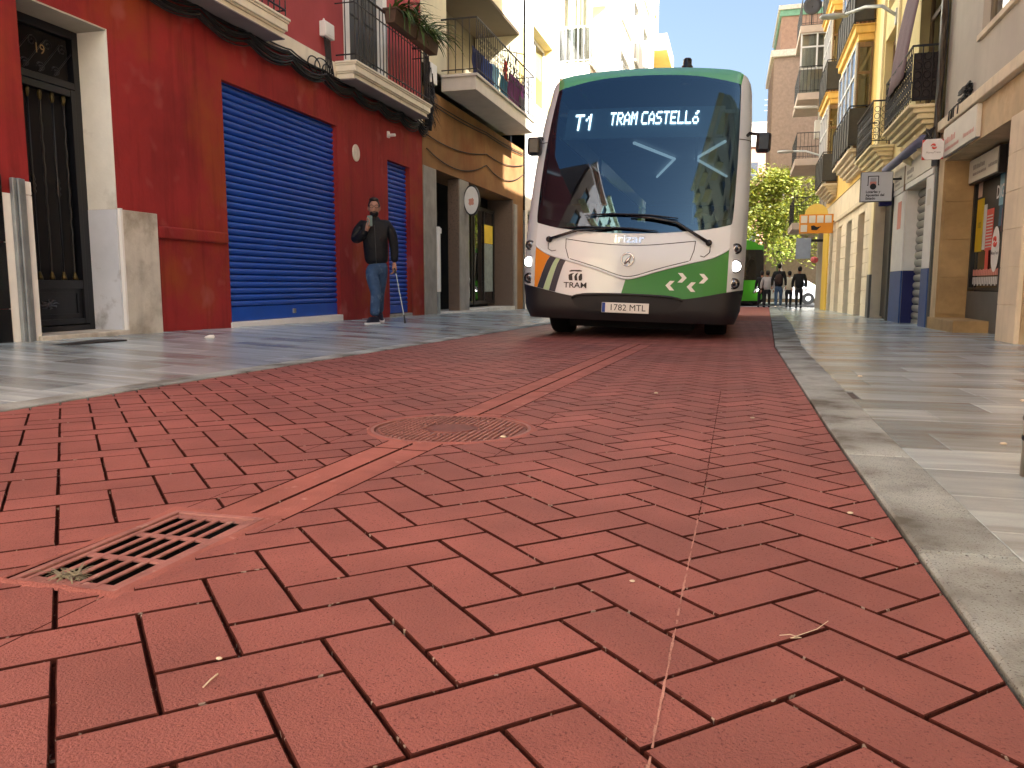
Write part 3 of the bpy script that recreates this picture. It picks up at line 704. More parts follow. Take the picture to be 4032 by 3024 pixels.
def window(par, c, n, y0, y1, z0, z1, mat, nv=2, fw=.05, nh=0, name='window', blind=None, dep=.05):
    fm = MB()
    for a in ((y0, y0+fw, z0, z1), (y1-fw, y1, z0, z1), (y0+fw, y1-fw, z0, z0+fw), (y0+fw, y1-fw, z1-fw, z1)): fm.box(c-n*dep, c, *a)
    for k in range(1, nv): yy = y0+(y1-y0)*k/nv; fm.box(c-n*dep*.9, c-n*.004, yy-fw*.45, yy+fw*.45, z0+fw, z1-fw)
    for k in range(1, nh+1): zz = z0+(z1-z0)*(.7 if nh == 1 else k/(nh+1)); fm.box(c-n*dep*.85, c-n*.006, y0+fw, y1-fw, zz-fw*.4, zz+fw*.4)
    o = fm.build(name, mat, par)
    for k in range(nv):
        ya, yb = y0+(y1-y0)*k/nv+fw*.4, y0+(y1-y0)*(k+1)/nv-fw*.4
        MB().poly([(c-n*dep*.5, ya, z0+fw*.5), (c-n*dep*.5, yb, z0+fw*.5), (c-n*dep*.5, yb, z1-fw*.5), (c-n*dep*.5, ya, z1-fw*.5)]).build('pane', GLASS, o)
    if blind: MB().box(c-n*(dep+.06), c-n*(dep+.05), y0, y1, z0+(z1-z0)*blind[0], z1).build('blind', blind[1], o)
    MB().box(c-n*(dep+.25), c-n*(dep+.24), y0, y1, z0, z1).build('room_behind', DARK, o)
    return o
def steps(mb, c, n, y0, y1, layers):
    """stacked slabs (z0, z1, outset, side outset)"""
    for z0, z1, d, e in layers: mb.box(c, c+n*d, y0-e, y1+e, z0, z1)
    return mb
def railing(par, c, n, y0, y1, z, depth, h, sp, mat, rb=.007, ends=True, mid=None, inset=.03):
    x = c+n*(depth-inset); a, b = y0+inset, y1-inset; rl = MB()
    for zz, r in ((z+h, .018), (z+.09, .011)) + (((z+h*mid, .009),) if mid else ()):
        rl.tube([(c, a, zz), (x, a, zz), (x, b, zz), (c, b, zz)], r, 6)
    ro = rl.build('railing', mat, par); P = []
    k = int((b-a)/sp)
    P += [(x, a+(b-a)*i/k) for i in range(k+1)]
    if ends:
        k2 = max(1, int(depth/sp)); P += [(c+(x-c)*i/k2, yy) for yy in (a, b) for i in range(1, k2)]
    bar = MB(); bar.tube([(0, 0, .03), (0, 0, h)], rb, 6); me = bar.mesh('baluster'); me.materials.append(mat); b_ = ROOT[par.name][1]
    for X, Y in P:
        o = bpy.data.objects.new('baluster', me); link(o, ro if par.parent is None else par); o.location = Vector((X, Y, z))-b_
    return ro
def cable(mb, pts, r, n=5, sag=0, k=10):
    out = []
    for (a, b) in zip(pts, pts[1:]):
        for q in range(k):
            t = q/k; p = Vector(a).lerp(Vector(b), t); p.z -= sag*4*t*(1-t); out.append(p)
    out.append(Vector(pts[-1])); return mb.tube(out, r, n)

# ================================================================== left: red corner house
RED = M('red_stucco', (.27, .024, .023), .72, .25, .9, .4, 25, spec=.2, alpha_col=((.29, .058, .016), .55, .52, .68), streak=.5, spots=((.36, .09, .08), 2.6, .60, .2))
REDUP = M('pink_red_stucco', (.38, .07, .072), .75, .12, 1.2, .2, 30, spec=.2, streak=.12)
CREAM = M('cream_stucco', (.82, .76, .60), .75, .08, 3, .2, 40, streak=.25)
STAINW = M('stained_white_plaster', (.66, .65, .60), .75, .1, 3, .3, 30, alpha_col=((.36, .35, .33), 2.4, .55, .8), streak=.2)
DIRTYP = M('weathered_plinth', (.56, .53, .46), .8, .15, 4, .4, 40, alpha_col=((.32, .28, .22), 3., .5, .72), streak=.3)
BLUESH = M('blue_shutter', (.010, .075, .42), .38, .1, 3, spec=.5)
CONC = M('grey_concrete', (.30, .285, .25), .85, .2, 3, .4, 40, streak=.3)
XF = -5.5
def zw(y): return zl(XF, y)
red = thing('red_house', 'red stucco house with blue roller shutters and door number nineteen', 'building', (XF, 3, zw(3)))
DOORY = (5.24, 6.18); S1 = (7.85, 10.5); S2 = (12.22, 13.15)
mb = MB(); wall(mb, XF, 1, 3.0, 13.75, -.3, 3.41, [(*DOORY, .085, 2.79, .35), (*S1, -.02, 2.76, .14), (*S2, -.05, 2.55, .16)])
mb.build('wall', RED, red)
mb = MB(); wall(mb, XF, 1, 3.0, 13.75, 3.60, 9.5, [(10.78, 12.3, 3.62, 5.9, .2), (6.3, 7.7, 3.62, 5.9, .2)]); mb.build('upper_wall', REDUP, red)
mb = MB(); mb.box(XF-8, XF-.38, 3.0, 13.75, -.3, 9.5); mb.box(XF-.38, XF-.1, 3, 13.74, 9.3, 9.5); mb.build('inner_block', DARK, red)
MB().box(XF-.1, XF+.045, 3.0, 13.70, 3.405, 3.605).build('floor_band', CREAM, red, bev=.006)
MB().box(XF-.02, XF+.035, 6.69, 7.82, .965, 1.09).build('wall_ledge', RED, red, bev=.02, seg=3)
# black granite at the corner with the next house, white jamb plinth
GRAN = M('black_granite', (.006, .006, .007), .25, .3, 60, spec=.5)
for k in range(3): MB().box(XF-.02, XF+.03, 3.0, 4.955, -.2+k*.52, -.2+k*.52+.515).build('granite_panel', GRAN, red, bev=.003)
MB().box(XF-.02, XF+.02, 4.962, 5.238, -.1, 1.22).build('white_plinth', WHITE_PAINT, red, bev=.006)
MB().box(XF-.02, XF+.02, 5.15, 5.238, 1.223, 1.33).build('white_plinth', WHITE_PAINT, red, bev=.006)
ch = MB(); ch.box(XF+.022, XF+.06, 5.03, 5.062, -.1, 1.34); ch.box(XF+.022, XF+.075, 5.066, 5.10, -.1, 1.34); ch.box(XF+.022, XF+.055, 5.104, 5.15, -.1, 1.34)
ch.build('cable_channel', M('galvanised_steel', (.30, .33, .34), .4, .2, 6, metal=.6), red, bev=.006)
MB().box(XF-.02, XF+.035, 6.19, 6.67, -.1, 1.20).build('weathered_plinth', DIRTYP, red, bev=.006)
MB().box(XF-.02, XF+.037, 6.182, 6.205, -.1, 1.21).build('plinth_edge_bead', WHITE_PAINT, red)
# door reveal, lining
MB().box(XF-.35, XF+.004, 6.168, 6.1795, 1.203, 2.789).build('door_reveal', M('cream_reveal', (.72, .71, .64), .7, .08, 3, .2, 40, alpha_col=((.42, .40, .34), 2.2, .6, .8)), red)
MB().box(XF-.35, XF+.004, 6.160, 6.1795, .085, 1.20).build('door_reveal_plinth', M('bluish_white_reveal', (.58, .61, .66), .7, .06, 3, .2, 40, alpha_col=((.20, .20, .20), 2.6, .55, .72)), red)
MB().box(XF-.35, XF+.004, 5.24, 6.167, 2.775, 2.7895).build('door_soffit', M('greige_soffit', (.38, .35, .28), .8, .1, 3), red)
MB().box(XF-.35, XF+.05, 5.2, 6.2, -.1, .088).build('door_step', DIRTYP, red, bev=.01)
# iron door
XD = XF-.33; IR = M('black_door_paint', (.005, .006, .009), .35, .15, 5, spec=.5)
d = MB()
for a in ((5.24, 5.30, .09, 2.775), (6.10, 6.167, .09, 2.775), (5.30, 6.10, 2.26, 2.32), (5.30, 6.10, 2.70, 2.775), (5.30, 6.10, .09, .14)): d.box(XD-.05, XD+.02, *a)
for a in ((5.31, 5.37, .15, 2.25), (6.04, 6.09, .15, 2.25)): d.box(XD-.04, XD+.032, *a)
for a in ((5.372, 6.038, .15, .20), (5.372, 6.038, .47, .55), (5.372, 6.038, 2.19, 2.25)): d.box(XD-.04, XD+.028, *a)
do_ = d.build('iron_door', IR, red, bev=.004)
p = MB(); p.box(XD-.03, XD, 5.372, 6.038, .2, .47); p.box(XD, XD+.012, 5.42, 5.99, .235, .245); p.box(XD, XD+.012, 5.42, 5.99, .43, .44); p.box(XD, XD+.012, 5.42, 5.43, .246, .43); p.box(XD, XD+.012, 5.98, 5.99, .246, .43); p.build('kick_panel', IR, do_)
orn = MB(); oy, oz = 5.66, .335
for k in range(8):
    a = 2*pi*k/8; orn.tube([(XD+.01, oy+.03*cos(a), oz+.018*sin(a)), (XD+.016, oy+.075*cos(a+.3), oz+.035*sin(a+.3)), (XD+.01, oy+.11*cos(a), oz+.045*sin(a))], [.006, .009, .003], 5)
orn.lathe([(.03, 0), (.022, .012), (.006, .016)], (XD+.004, oy, oz), 12, 'x'); orn.build('cast_ornament', M('pewter', (.10, .10, .11), .4, .2, 30, metal=.8), do_)
MB().box(XD-.10, XD-.09, 5.3, 6.1, .2, 2.72).build('glass_backing', M('door_glass_black', (.004, .004, .005), .08, 0, spec=.6), do_)
BRASS = M('aged_brass', (.09, .07, .028), .4, .25, 30, metal=.8)
for k, yb in enumerate((5.45, 5.60, 5.73, 5.86, 5.985)):
    t = MB()
    if k % 2: t.lathe([(.008, .57), (.008, 1.28), (.022, 1.31), (.012, 1.335), (.024, 1.36), (.012, 1.39), (.02, 1.41), (.008, 1.46), (.008, 2.14)], (XD-.005, yb, 0), 10)
    else:
        pts = []
        for q in range(60):
            zq = .6+1.5*q/59; a = q*.9; rr = .0 if zq < .95 or zq > 1.95 else .0035; pts.append((XD-.005+rr*cos(a), yb+rr*sin(a), zq))
        t.tube(pts, .0085, 6); t.lathe([(.008, .55), (.008, .62)], (XD-.005, yb, 0), 8); t.lathe([(.008, 2.06), (.008, 2.19)], (XD-.005, yb, 0), 8)
    bo = t.build('door_bar', IR, do_, smooth=True)
    e_ = MB(); e_.lathe([(.026, .552), (.022, .58), (.012, .61), (.009, .625)], (XD-.005, yb, 0), 10); e_.build('bar_foot', BRASS, do_, smooth=True); e_ = MB(); e_.lathe([(.009, 2.10), (.016, 2.12), (.02, 2.15), (.017, 2.188)], (XD-.005, yb, 0), 10); e_.build('bar_collar', BRASS, do_, smooth=True)
sc_ = MB()
def scroll(cy, cz, r, s, st=0):
    sc_.tube([(XD, cy+r*(1-q/26)*cos(st+s*q*.42), cz+r*(1-q/26)*sin(st+s*q*.42)) for q in range(24)], .006, 5)
for k in range(4): y_ = 5.42+k*.16; sc_.tube([(XD, y_, 2.34), (XD, y_+.24, 2.62)], .007, 5); scroll(y_+.26, 2.58, .05, 1); scroll(y_+.02, 2.38, .045, -1, pi)
sc_.build('scrollwork', IR, do_)
nn = MB(); put_text(nn, '19', .12, lambda x, y: (XD+.024, 5.735+x, 2.52+y)); nn.build('house_number', M('dull_gold', (.30, .20, .09), .5, .1, 20, metal=.3), do_)
# shutters
shutter(red, XF-.085, 1, S1[0]+.003, S1[1]-.003, .085, 2.755, .0755, BLUESH, 'roller_shutter', .17)
MB().box(XF-.13, XF+.02, S1[0]-.02, S1[1]+.02, -.1, .08).build('shutter_sill', WHITE_PAINT, red, bev=.008)
shutter(red, XF-.10, 1, S2[0]+.003, S2[1]-.003, .03, 2.548, .0755, BLUESH, 'roller_shutter', .14)
MB().box(XF-.15, XF+.01, S2[0]-.02, S2[1]+.02, -.15, .02).build('shutter_sill', CONC, red, bev=.008)
for y_, z_ in ((9.3, .17),): MB().box(XF-.07, XF-.045, y_-.03, y_+.03, z_-.03, z_+.03).build('shutter_lock', M('lock_steel', (.4, .38, .34), .4, .1, metal=.8), red, bev=.005)
# balconies of the red house
def masonry_balcony(y0, y1, depth=.36):
    m = MB(); steps(m, XF+.046, 1, y0, y1, [(3.385, 3.455, depth-.10, -.035), (3.455, 3.475, depth-.075, -.015), (3.475, 3.56, depth-.05, 0), (3.56, 3.585, depth-.035, .012), (3.585, 3.615, depth-.02, .022)])
    b = m.build('balcony', CREAM, red, bev=.008); MB().box(XF+.046, XF+depth-.02, y0+.05, y1-.05, 3.372, 3.384).build('balcony_soffit', M('soffit_grey', (.23, .21, .20), .85, .1, 3), b)
    railing(b, XF+.046, 1, y0, y1, 3.615, depth-.03, .95, .115, BLACK_IRON, .0075, mid=.82)
    return b
masonry_balcony(6.1, 8.68); masonry_balcony(10.42, 13.28)
# balcony door: white jambs, dark grey leaves
for y_ in (10.80, 12.12): MB().box(XF-.2, XF+.012, y_, y_+.16, 3.62, 5.9).build('door_jamb', WHITE_PAINT, red)
dg = M('grey_door_paint', (.055, .06, .065), .5, .1, 6); dl = MB()
for k in range(2):
    a = 10.97+k*.575; dl.box(XF-.13, XF-.09, a, a+.565, 3.63, 5.88)
    for z0_, z1_ in ((3.75, 4.35), (4.5, 5.7)): dl.box(XF-.089, XF-.075, a+.09, a+.475, z0_, z1_)
dl.build('balcony_door', dg, red, bev=.006)
MB().box(XF-.2, XF+.011, 10.962, 11.2, 3.62, 3.66).build('door_threshold', WHITE_PAINT, red)
window(red, XF-.1, 1, 6.31, 7.69, 3.63, 5.89, WHITE_PAINT)
# small things on the red wall
bx = thing('meter_box', 'small white plastic junction box with cables on the red upper wall', 'junction box', (XF, 10.2, 3.86))
MB().box(XF+.003, XF+.10, 10.07, 10.33, 3.86, 4.06).build('box_body', WHITE_PAINT, bx, bev=.012); MB().box(XF+.10, XF+.106, 10.10, 10.30, 3.89, 4.03).build('lid', WHITE_PAINT, bx, bev=.003); MB().lathe([(.02, 0), (.012, .03), (.004, .04)], (XF+.05, 10.12, 4.06), 8).build('cap', WHITE_PAINT, bx)
w_ = MB()
for k in range(5): cable(w_, [(XF+.05, 10.12+k*.04, 3.86), (XF+.06, 10.14+k*.035, 3.62), (XF+.07, 10.1+k*.06, 3.36)], .009)
w_.build('wires', CABLE, bx)
cm = thing('security_camera', 'tiny white security camera above the narrow blue shutter', 'camera', (XF, 12.25, 2.93))
MB().box(XF, XF+.03, 12.22, 12.28, 2.90, 3.0).build('bracket', WHITE_PAINT, cm); MB().lathe([(.025, 0), (.025, .12), (.02, .125)], (XF+.03, 12.21, 2.93), 10, 'x').build('camera_body', WHITE_PAINT, cm)
el = MB(); el.lathe([(1, 0), (1, .012), (.93, .018), (.01, .018)], (0, 0, 0), 28, 'x'); el.map(lambda x, y, z: (XF+x, 11.08+y*.115, 2.475+z*.125)); el.build('oval_plaque', M('beige_plaque', (.62, .55, .47), .6, .15, 12), label='oval beige plaque on the red wall beside the blue shutter', cat='plaque', base=(XF, 11.08, 2.35))
# cable bundle along the facade
cb = thing('cable_bundle', 'thick bundle of black cables sagging along the red facade under the balconies', 'cables', (XF, 6, 3.3)); rr = random.Random(5)
for k in range(15):
    off = rr.uniform(0, .05); dz = -.14+k*.022; m = MB(); pts = [(XF+.04+off, 5.6, 3.47+dz*.6)]
    for y_ in (6.4, 7.4, 8.3, 9.2, 10.05, 10.9, 11.8, 12.6, 13.4, 13.85): pts.append((XF+.035+off+rr.uniform(0, .03), y_, 3.33+dz*.55+rr.uniform(-.02, .02)))
    cable(m, pts, rr.choice((.008, .011, .014)), 5, .035 if k > 9 else rr.uniform(.05, .11), 6); m.build('cable', CABLE, cb, smooth=True)
lp = MB()
for y_, r_ in ((9.75, .1), (9.98, .13), (10.12, .09)): lp.tube([(XF+.09, y_+r_*1.6*cos(a*.35), 3.40+r_*sin(a*.35)) for a in range(14)], .009, 5)
lp.build('cable_loop', CABLE, cb, smooth=True)
vb = MB()
for k in range(7): cable(vb, [(XF+.05+.02*k, 13.78+.015*k, 4.9-.1*k), (XF+.06+.02*k, 13.8+.02*k, 4.0), (XF+.07+.01*k, 13.76+.02*k, 3.3)], .012, 5, 0, 4)
vb.build('riser_cables', CABLE, cb, smooth=True)
# window boxes with trailing plants on the balcony rail
LEAF = M('strap_leaf', (.10, .17, .035), .5, .3, 9, rnd=.35, isl=True); LEAFD = M('dark_leaf', (.035, .075, .02), .55, .3, 9, rnd=.4, isl=True)
def blade_leaf(mb, p0, d, L_, w, droop, n=5):
    d = Vector(d).normalized(); side = d.cross(Vector((0, 0, 1))); side = side.normalized() if side.length > 1e-3 else Vector((1, 0, 0)); p = Vector(p0); vs = []; dirv = d.copy()
    for i in range(n+1):
        ww = w*(1-(i/n)**2)+.001; vs += [p-side*ww, p+side*ww]; dirv = (dirv+Vector((0, 0, -droop))).normalized(); p = p+dirv*(L_/n)
    mb.add(vs, [[2*i, 2*i+1, 2*i+3, 2*i+2] for i in range(n)])
TERR = M('brown_planter', (.10, .055, .035), .7, .2, 8)
def planter(y0, y1, label, seed):
    r = random.Random(seed); t = thing('window_box', label, 'planter', (XF+.36, y0, 4.42)); x0 = XF+.33
    b = MB(); b.prism([(x0, y0, 4.62), (x0+.03, y0, 4.42), (x0+.17, y0, 4.42), (x0+.21, y0, 4.62)], (0, y1-y0, 0)); b.box(x0-.012, x0+.222, y0-.012, y1+.012, 4.605, 4.635); b.build('trough', TERR, t, bev=.004)
    f = MB(); g_ = MB()
    for k in range(int((y1-y0)*85)):
        yy = r.uniform(y0+.03, y1-.03); a = r.uniform(-1.2, 1.2)
        blade_leaf(f if k % 3 else g_, (x0+.1, yy, 4.63), (cos(a)*.9, sin(a), r.uniform(.5, 1.6)), r.uniform(.35, .85), r.uniform(.010, .022), r.uniform(.28, .5))
    f.build('trailing_leaves', LEAF, t); g_.build('dark_leaves', LEAFD, t)
planter(11.45, 12.3, 'brown balcony planter with long trailing strap leaves, nearer of two', 1); planter(12.36, 13.25, 'brown balcony planter with short leaves beside the cream party wall', 2)
# litter on the left pavement
cr = MB(); cr.lathe([(.0, 0), (.03, .0), (.038, .012), (.028, .026), (.005, .03)], (0, 0, 0), 9); cr.map(lambda x, y, z: (-4.72+x*1.1+.012*sin(y*90), 6.38+y*.9, zl(-4.72, 6.38)+z*(1+.3*sin(x*70)))); cr.build('crumpled_paper', WHITE_PAINT, label='crumpled white scrap of paper on the left pavement', cat='litter', base=(-4.72, 6.38, zl(-4.72, 6.38)))
vt_ = MB(); vt_.box(-5.30, -4.98, 5.0, 5.62, zl(-5.1, 5.3)-.02, zl(-5.1, 5.3)+.004); vt_.build('access_cover', M('worn_iron_cover', (.05, .047, .043), .6, .4, 22, .6, 60, metal=.4), label='worn dark iron cover set in the pavement before the door', cat='cover', base=(-5.1, 5.3, 0))

# ================================================================== left: ochre house with laundry
OCH = M('ochre_plaster', (.235, .12, .042), .8, .2, 1.2, .3, 30, streak=.35, alpha_col=((.19, .065, .02), .7, .5, .7))
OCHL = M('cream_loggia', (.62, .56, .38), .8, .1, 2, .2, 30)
SPECK = M('speckled_granite', (.17, .12, .09), .6, .3, 90, .2, 90, spots=((.05, .04, .035), 70., .58, .1))
och = thing('ochre_house', 'ochre house with a dark recessed porch and a laundry balcony', 'building', (XF, 13.76, zw(14)))
mb = MB(); wall(mb, XF, 1, 13.76, 21.0, -.4, 4.1, [(14.42, 20.0, -.3, 2.70, .68)]); mb.build('wall', OCH, och)
mb = MB(); wall(mb, XF, 1, 13.76, 21.0, 4.5, 10.5, [(15.1, 20.6, 4.52, 7.0, 1.2)]); mb.build('upper_wall', OCHL, och)
MB().box(XF-9, XF-1.25, 13.76, 21, -.4, 10.5).build('inner_block', M('loggia_back_shade', (.17, .14, .09), .85, .15, 3), och)  # back wall darkened: loggia shade put into its colour
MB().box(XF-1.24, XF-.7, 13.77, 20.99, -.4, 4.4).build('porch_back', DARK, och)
MB().box(XF-.1, XF+.02, 13.77, 14.415, -.4, 2.69).build('concrete_pillar', CONC, och, bev=.01)
MB().box(XF-.25, XF+.01, 15.78, 16.38, -.4, 2.695).build('concrete_pillar', CONC, och, bev=.01)
MB().box(XF-.249, XF-.01, 15.765, 15.779, -.4, 2.69).build('granite_cheek', SPECK, och)
MB().box(XF-.675, XF-.0, 19.93, 19.999, -.4, 2.69).build('granite_cheek', SPECK, och)
MB().box(XF-.2, XF+.03, 20.02, 20.3, -.4, 2.6).build('concrete_pillar', CONC, och, bev=.01)
MB().box(XF-.68, XF+.05, 14.42, 20.0, -.4, zw(17)+.05).build('porch_step', STAINW, och)
BRN = M('dark_aluminium', (.03, .028, .026), .4, .1, 8, metal=.5)
for a, b in ((14.55, 15.6), (16.5, 18.0), (18.1, 19.8)): window(och, XF-.45, 1, a, b, .05, 2.4, BRN, nv=2, fw=.08, name='glazed_door')
pp = thing('electric_conduit', 'white vertical conduit beside the concrete pillar of the ochre house', 'conduit', (XF, 14.45, .3)); MB().box(XF+.021, XF+.07, 14.36, 14.47, .38, 1.62).build('casing', WHITE_PAINT, pp, bev=.01); MB().box(XF+.021, XF+.06, 14.47, 14.56, 1.5, 1.6).build('elbow', WHITE_PAINT, pp, bev=.01); MB().box(XF+.021, XF+.06, 14.37, 14.45, -.1, .378).build('base_pipe', M('galvanised_steel', (0, 0, 0)), pp)
ps = thing('poster', 'yellow and white poster stuck on the porch glass', 'poster', (XF-.44, 19.0, 1.2)); MB().box(XF-.445, XF-.437, 18.9, 19.6, 1.55, 2.0).build('upper_sheet', M('poster_yellow', (.75, .55, .06), .6, .1, 4), ps); MB().box(XF-.445, XF-.438, 18.9, 19.6, .35, 1.54).build('lower_sheet', M('poster_grey', (.25, .3, .28), .5, .3, 9), ps)
# round double-faced sign
rs = thing('round_sign', 'small round white and red double sign hung at the porch pillar', 'sign', (XF+.1, 16.2, 2.1)); a = MB(); a.lathe([(.30, -.04), (.32, -.03), (.32, .03), (.30, .04)], (XF+.2, 16.1, 2.28), 28, 'y'); a.map(lambda x, y, z: (XF+.17+(x-XF-.2)*.55, y, z)); a.build('rim', BRN, rs)
b = MB(); b.lathe([(.285, -.042), (.28, -.046), (.01, -.046)], (XF+.2, 16.1, 2.28), 28, 'y'); b.map(lambda x, y, z: (XF+.17+(x-XF-.2)*.55, y, z)); b.build('white_face', WHITE_PAINT, rs); c_ = MB(); c_.prism([(XF+.17+.05*cos(k*.52)*(1+.4*(k % 2)), 16.05, 2.25+.06*sin(k*.52)*(1+.3*(k % 3))) for k in range(12)], (0, .003, 0)); c_.build('faded_mark', M('sign_salmon', (.62, .30, .22), .5, 0), rs); c_ = MB(); c_.tube([(XF, 16.1, 2.45), (XF+.1, 16.1, 2.45)], .015); c_.build('bracket', BLACK_IRON, rs)
# laundry balcony
LB = M('pale_render', (.58, .53, .46), .8, .08, 3, .2, 40, streak=.15)
m = MB(); steps(m, XF, 1, 14.78, 19.35, [(4.20, 4.45, .70, 0), (4.45, 4.50, .74, .03)]); lb = m.build('balcony', LB, och, bev=.006)
railing(lb, XF, 1, 14.78, 19.35, 4.50, .74, 1.02, .125, BLACK_IRON, .008)
for k in range(26):
    orb = MB(); yy = 15.0+k*.165
    for q in range(3): orb.tube([(XF+.70, yy+.045*cos(a*.7), 4.98+q*.14+.05*sin(a*.7)) for a in range(10)], .006, 4)
    orb.build('rail_scroll', BLACK_IRON, lb)
# loggia: side wall strip at left and the sunlit cheek on the right
MB().box(XF-1.2, XF-.005, 15.1, 20.6, 6.93, 6.995).build('loggia_ceiling', M('ceiling_shade', (.07, .05, .03), .85, .1, 3), och)  # dark sheet below the cream reveal, loggia shade put into its colour
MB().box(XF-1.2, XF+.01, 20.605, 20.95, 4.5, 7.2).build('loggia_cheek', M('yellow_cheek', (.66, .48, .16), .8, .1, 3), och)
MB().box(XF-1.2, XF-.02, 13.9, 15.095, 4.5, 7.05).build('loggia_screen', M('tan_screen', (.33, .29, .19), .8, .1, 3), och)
pn = thing('porthole_mirror', 'small round white mirror on the loggia wall', 'mirror', (XF-1.2, 16.6, 5.9)); a = MB(); a.lathe([(.2, 0), (.2, .02), (.17, .03), (.01, .03)], (XF-1.19, 16.7, 6.1), 20, 'x'); a.build('disc', WHITE_PAINT, pn); a = MB(); a.lathe([(.23, 0), (.23, .015), (.2, .016)], (XF-1.195, 16.7, 6.1), 20, 'x'); a.build('rim', BLACK_IRON, pn)
def garment(name, label, y0, y1, zt, L_, mat, x=XF+.60, seed=0, cut=0):
    r = random.Random(seed); m = MB(); ny, nz = 14, 8; ph = r.uniform(0, 6)
    for j in range(nz+1):
        for i in range(ny+1):
            u, v = i/ny, j/nz; sh_ = 1-cut*v; y = (y0+y1)/2+(u-.5)*(y1-y0)*sh_; m.v.append((x+.025*sin(u*14+ph)*(.3+v)+.012*sin(v*9), y, zt-L_*v*(1+.05*sin(u*7+ph))))
    m.f = [[j*(ny+1)+i, j*(ny+1)+i+1, (j+1)*(ny+1)+i+1, (j+1)*(ny+1)+i] for j in range(nz) for i in range(ny)]
    o = m.build(name, mat, smooth=True, label=label, cat='laundry', base=(x, y0, zt-L_), group='laundry on the balcony'); md = o.modifiers.new('thick', 'SOLIDIFY'); md.thickness = .008
def cloth(n, c): return M('cloth_'+n, c, .9, .15, 8, .3, 150)
garment('towel', 'dark navy towel covering the near end of the laundry balcony', 14.85, 15.6, 5.03, .5, cloth('navy', (.012, .016, .06)), seed=1)
garment('towel', 'blue towel hanging low on the laundry balcony rail', 15.45, 16.1, 5.0, .42, cloth('blue', (.02, .05, .2)), x=XF+.62, seed=2)
garment('shirt', 'pale blue shirt hanging on the laundry balcony', 16.1, 16.65, 5.05, .5, cloth('pale_blue', (.25, .5, .65)), seed=3, cut=.2)
garment('shirt', 'teal shirt hanging in the middle of the laundry balcony', 16.7, 17.35, 5.0, .48, cloth('teal', (.02, .14, .22)), seed=4, cut=.15)
garment('shirt', 'bright red garment strip among the laundry', 17.1, 17.3, 5.36, .42, cloth('red', (.6, .05, .03)), seed=5)
garment('sheet', 'purple cloth hanging at the far end of the laundry balcony', 17.45, 18.75, 5.2, .7, cloth('purple', (.14, .015, .12)), seed=6)
garment('towel', 'dark grey towel below the purple cloth', 18.2, 18.7, 4.86, .34, cloth('grey', (.12, .11, .12)), x=XF+.64, seed=7)
rk = thing('drying_rack', 'dark folding airer sticking out above the laundry rail', 'airer', (XF+.5, 18.2, 4.5)); a = MB()
for y_ in (17.9, 18.5): a.tube([(XF+.3, y_, 4.52), (XF+.5, y_, 5.9)], .012, 5)
a.tube([(XF+.3, 17.9, 5.8), (XF+.75, 18.2, 5.75), (XF+.8, 18.9, 5.72)], .012, 5); a.build('frame', BLACK_IRON, rk); a = MB()
for k in range(5): a.tube([(XF+.32+k*.1, 17.9, 5.6), (XF+.32+k*.1, 18.6, 5.6)], .006, 4)
a.build('rods', WHITE_PAINT, rk)
vh = MB()
for q in range(160):
    r = random.Random(q); yy = 13.72+r.uniform(0, .22); blade_leaf(vh, (XF+.06+r.uniform(0, .12), yy, r.uniform(3.55, 4.1)), (r.uniform(-.2, 1), r.uniform(-1, 1), -.4), .3, .004, .3)
cbx = thing('junction_box', 'white junction box with a tangle of cables between the red and ochre houses', 'junction box', (XF+.1, 13.9, 4.1)); MB().box(XF+.05, XF+.16, 13.85, 14.15, 4.15, 4.5).build('box_body', WHITE_PAINT, cbx, bev=.015); vh.build('cable_tangle', CABLE, cbx)
oc = thing('facade_cable', 'thin black cables draped across the ochre facade', 'cables', (XF, 14, 3.2))
for k, (za, zb, sg) in enumerate(((3.0, 3.45, .25), (3.25, 3.7, .12), (3.85, 3.95, .04), (3.90, 4.0, .03))):
    m = MB(); cable(m, [(XF+.03, 13.9, za), (XF+.025, 17.6, (za+zb)/2), (XF+.03, 20.9, zb)], .011, 5, sg, 12); m.build('cable', CABLE, oc, smooth=True)

# ================================================================== left: sunlit white and yellow blocks
LW = M('white_render', (.80, .76, .66), .75, .06, 2, .15, 30); LY = M('yellow_render', (.68, .54, .22), .75, .08, 2, .15, 30)
ALU = M('white_aluminium', (.72, .72, .70), .4, .03, 5)
wh = thing('white_corner_house', 'sunlit white house with a deep yellow window next to the ochre house', 'building', (XF, 21, zw(21)))
mb = MB(); wall(mb, XF+.05, 1, 21.02, 25.3, -.5, 14, [(21.9, 24.35, 5.55, 7.6, .35), (21.9, 24.35, 8.6, 10.6, .3), (21.3, 24.8, -.4, 2.55, .4)]); mb.build('wall', LW, wh)
MB().box(XF-9, XF-.42, 21.02, 25.3, -.5, 14).build('inner_block', DARK, wh)
for z0_, z1_ in ((5.55, 7.6),):
    for a, b in ((21.9, 21.93), (24.32, 24.35)): MB().box(XF-.3, XF+.048, a, b, z0_, z1_).build('yellow_reveal', LY, wh)
    MB().box(XF-.3, XF+.048, 21.93, 24.32, 7.57, 7.6).build('yellow_reveal', LY, wh)
window(wh, XF-.2, 1, 21.93, 24.32, 5.56, 7.56, ALU, nv=2, fw=.07, blind=(.55, M('white_blind', (.75, .73, .66), .7, .03, 4)))
window(wh, XF-.2, 1, 21.92, 24.33, 8.61, 10.58, ALU, nv=2)
shutter(wh, XF-.3, 1, 21.31, 24.79, .0, 2.54, .09, M('grey_shutter', (.3, .3, .3), .5, .1), 'roller_shutter')
wb = thing('white_apartment_block', 'tall sunlit white apartment block with a railed bay balcony and curtains', 'building', (XF, 25.4, zw(26)))
XB = -4.62
mb = MB(); HB = []
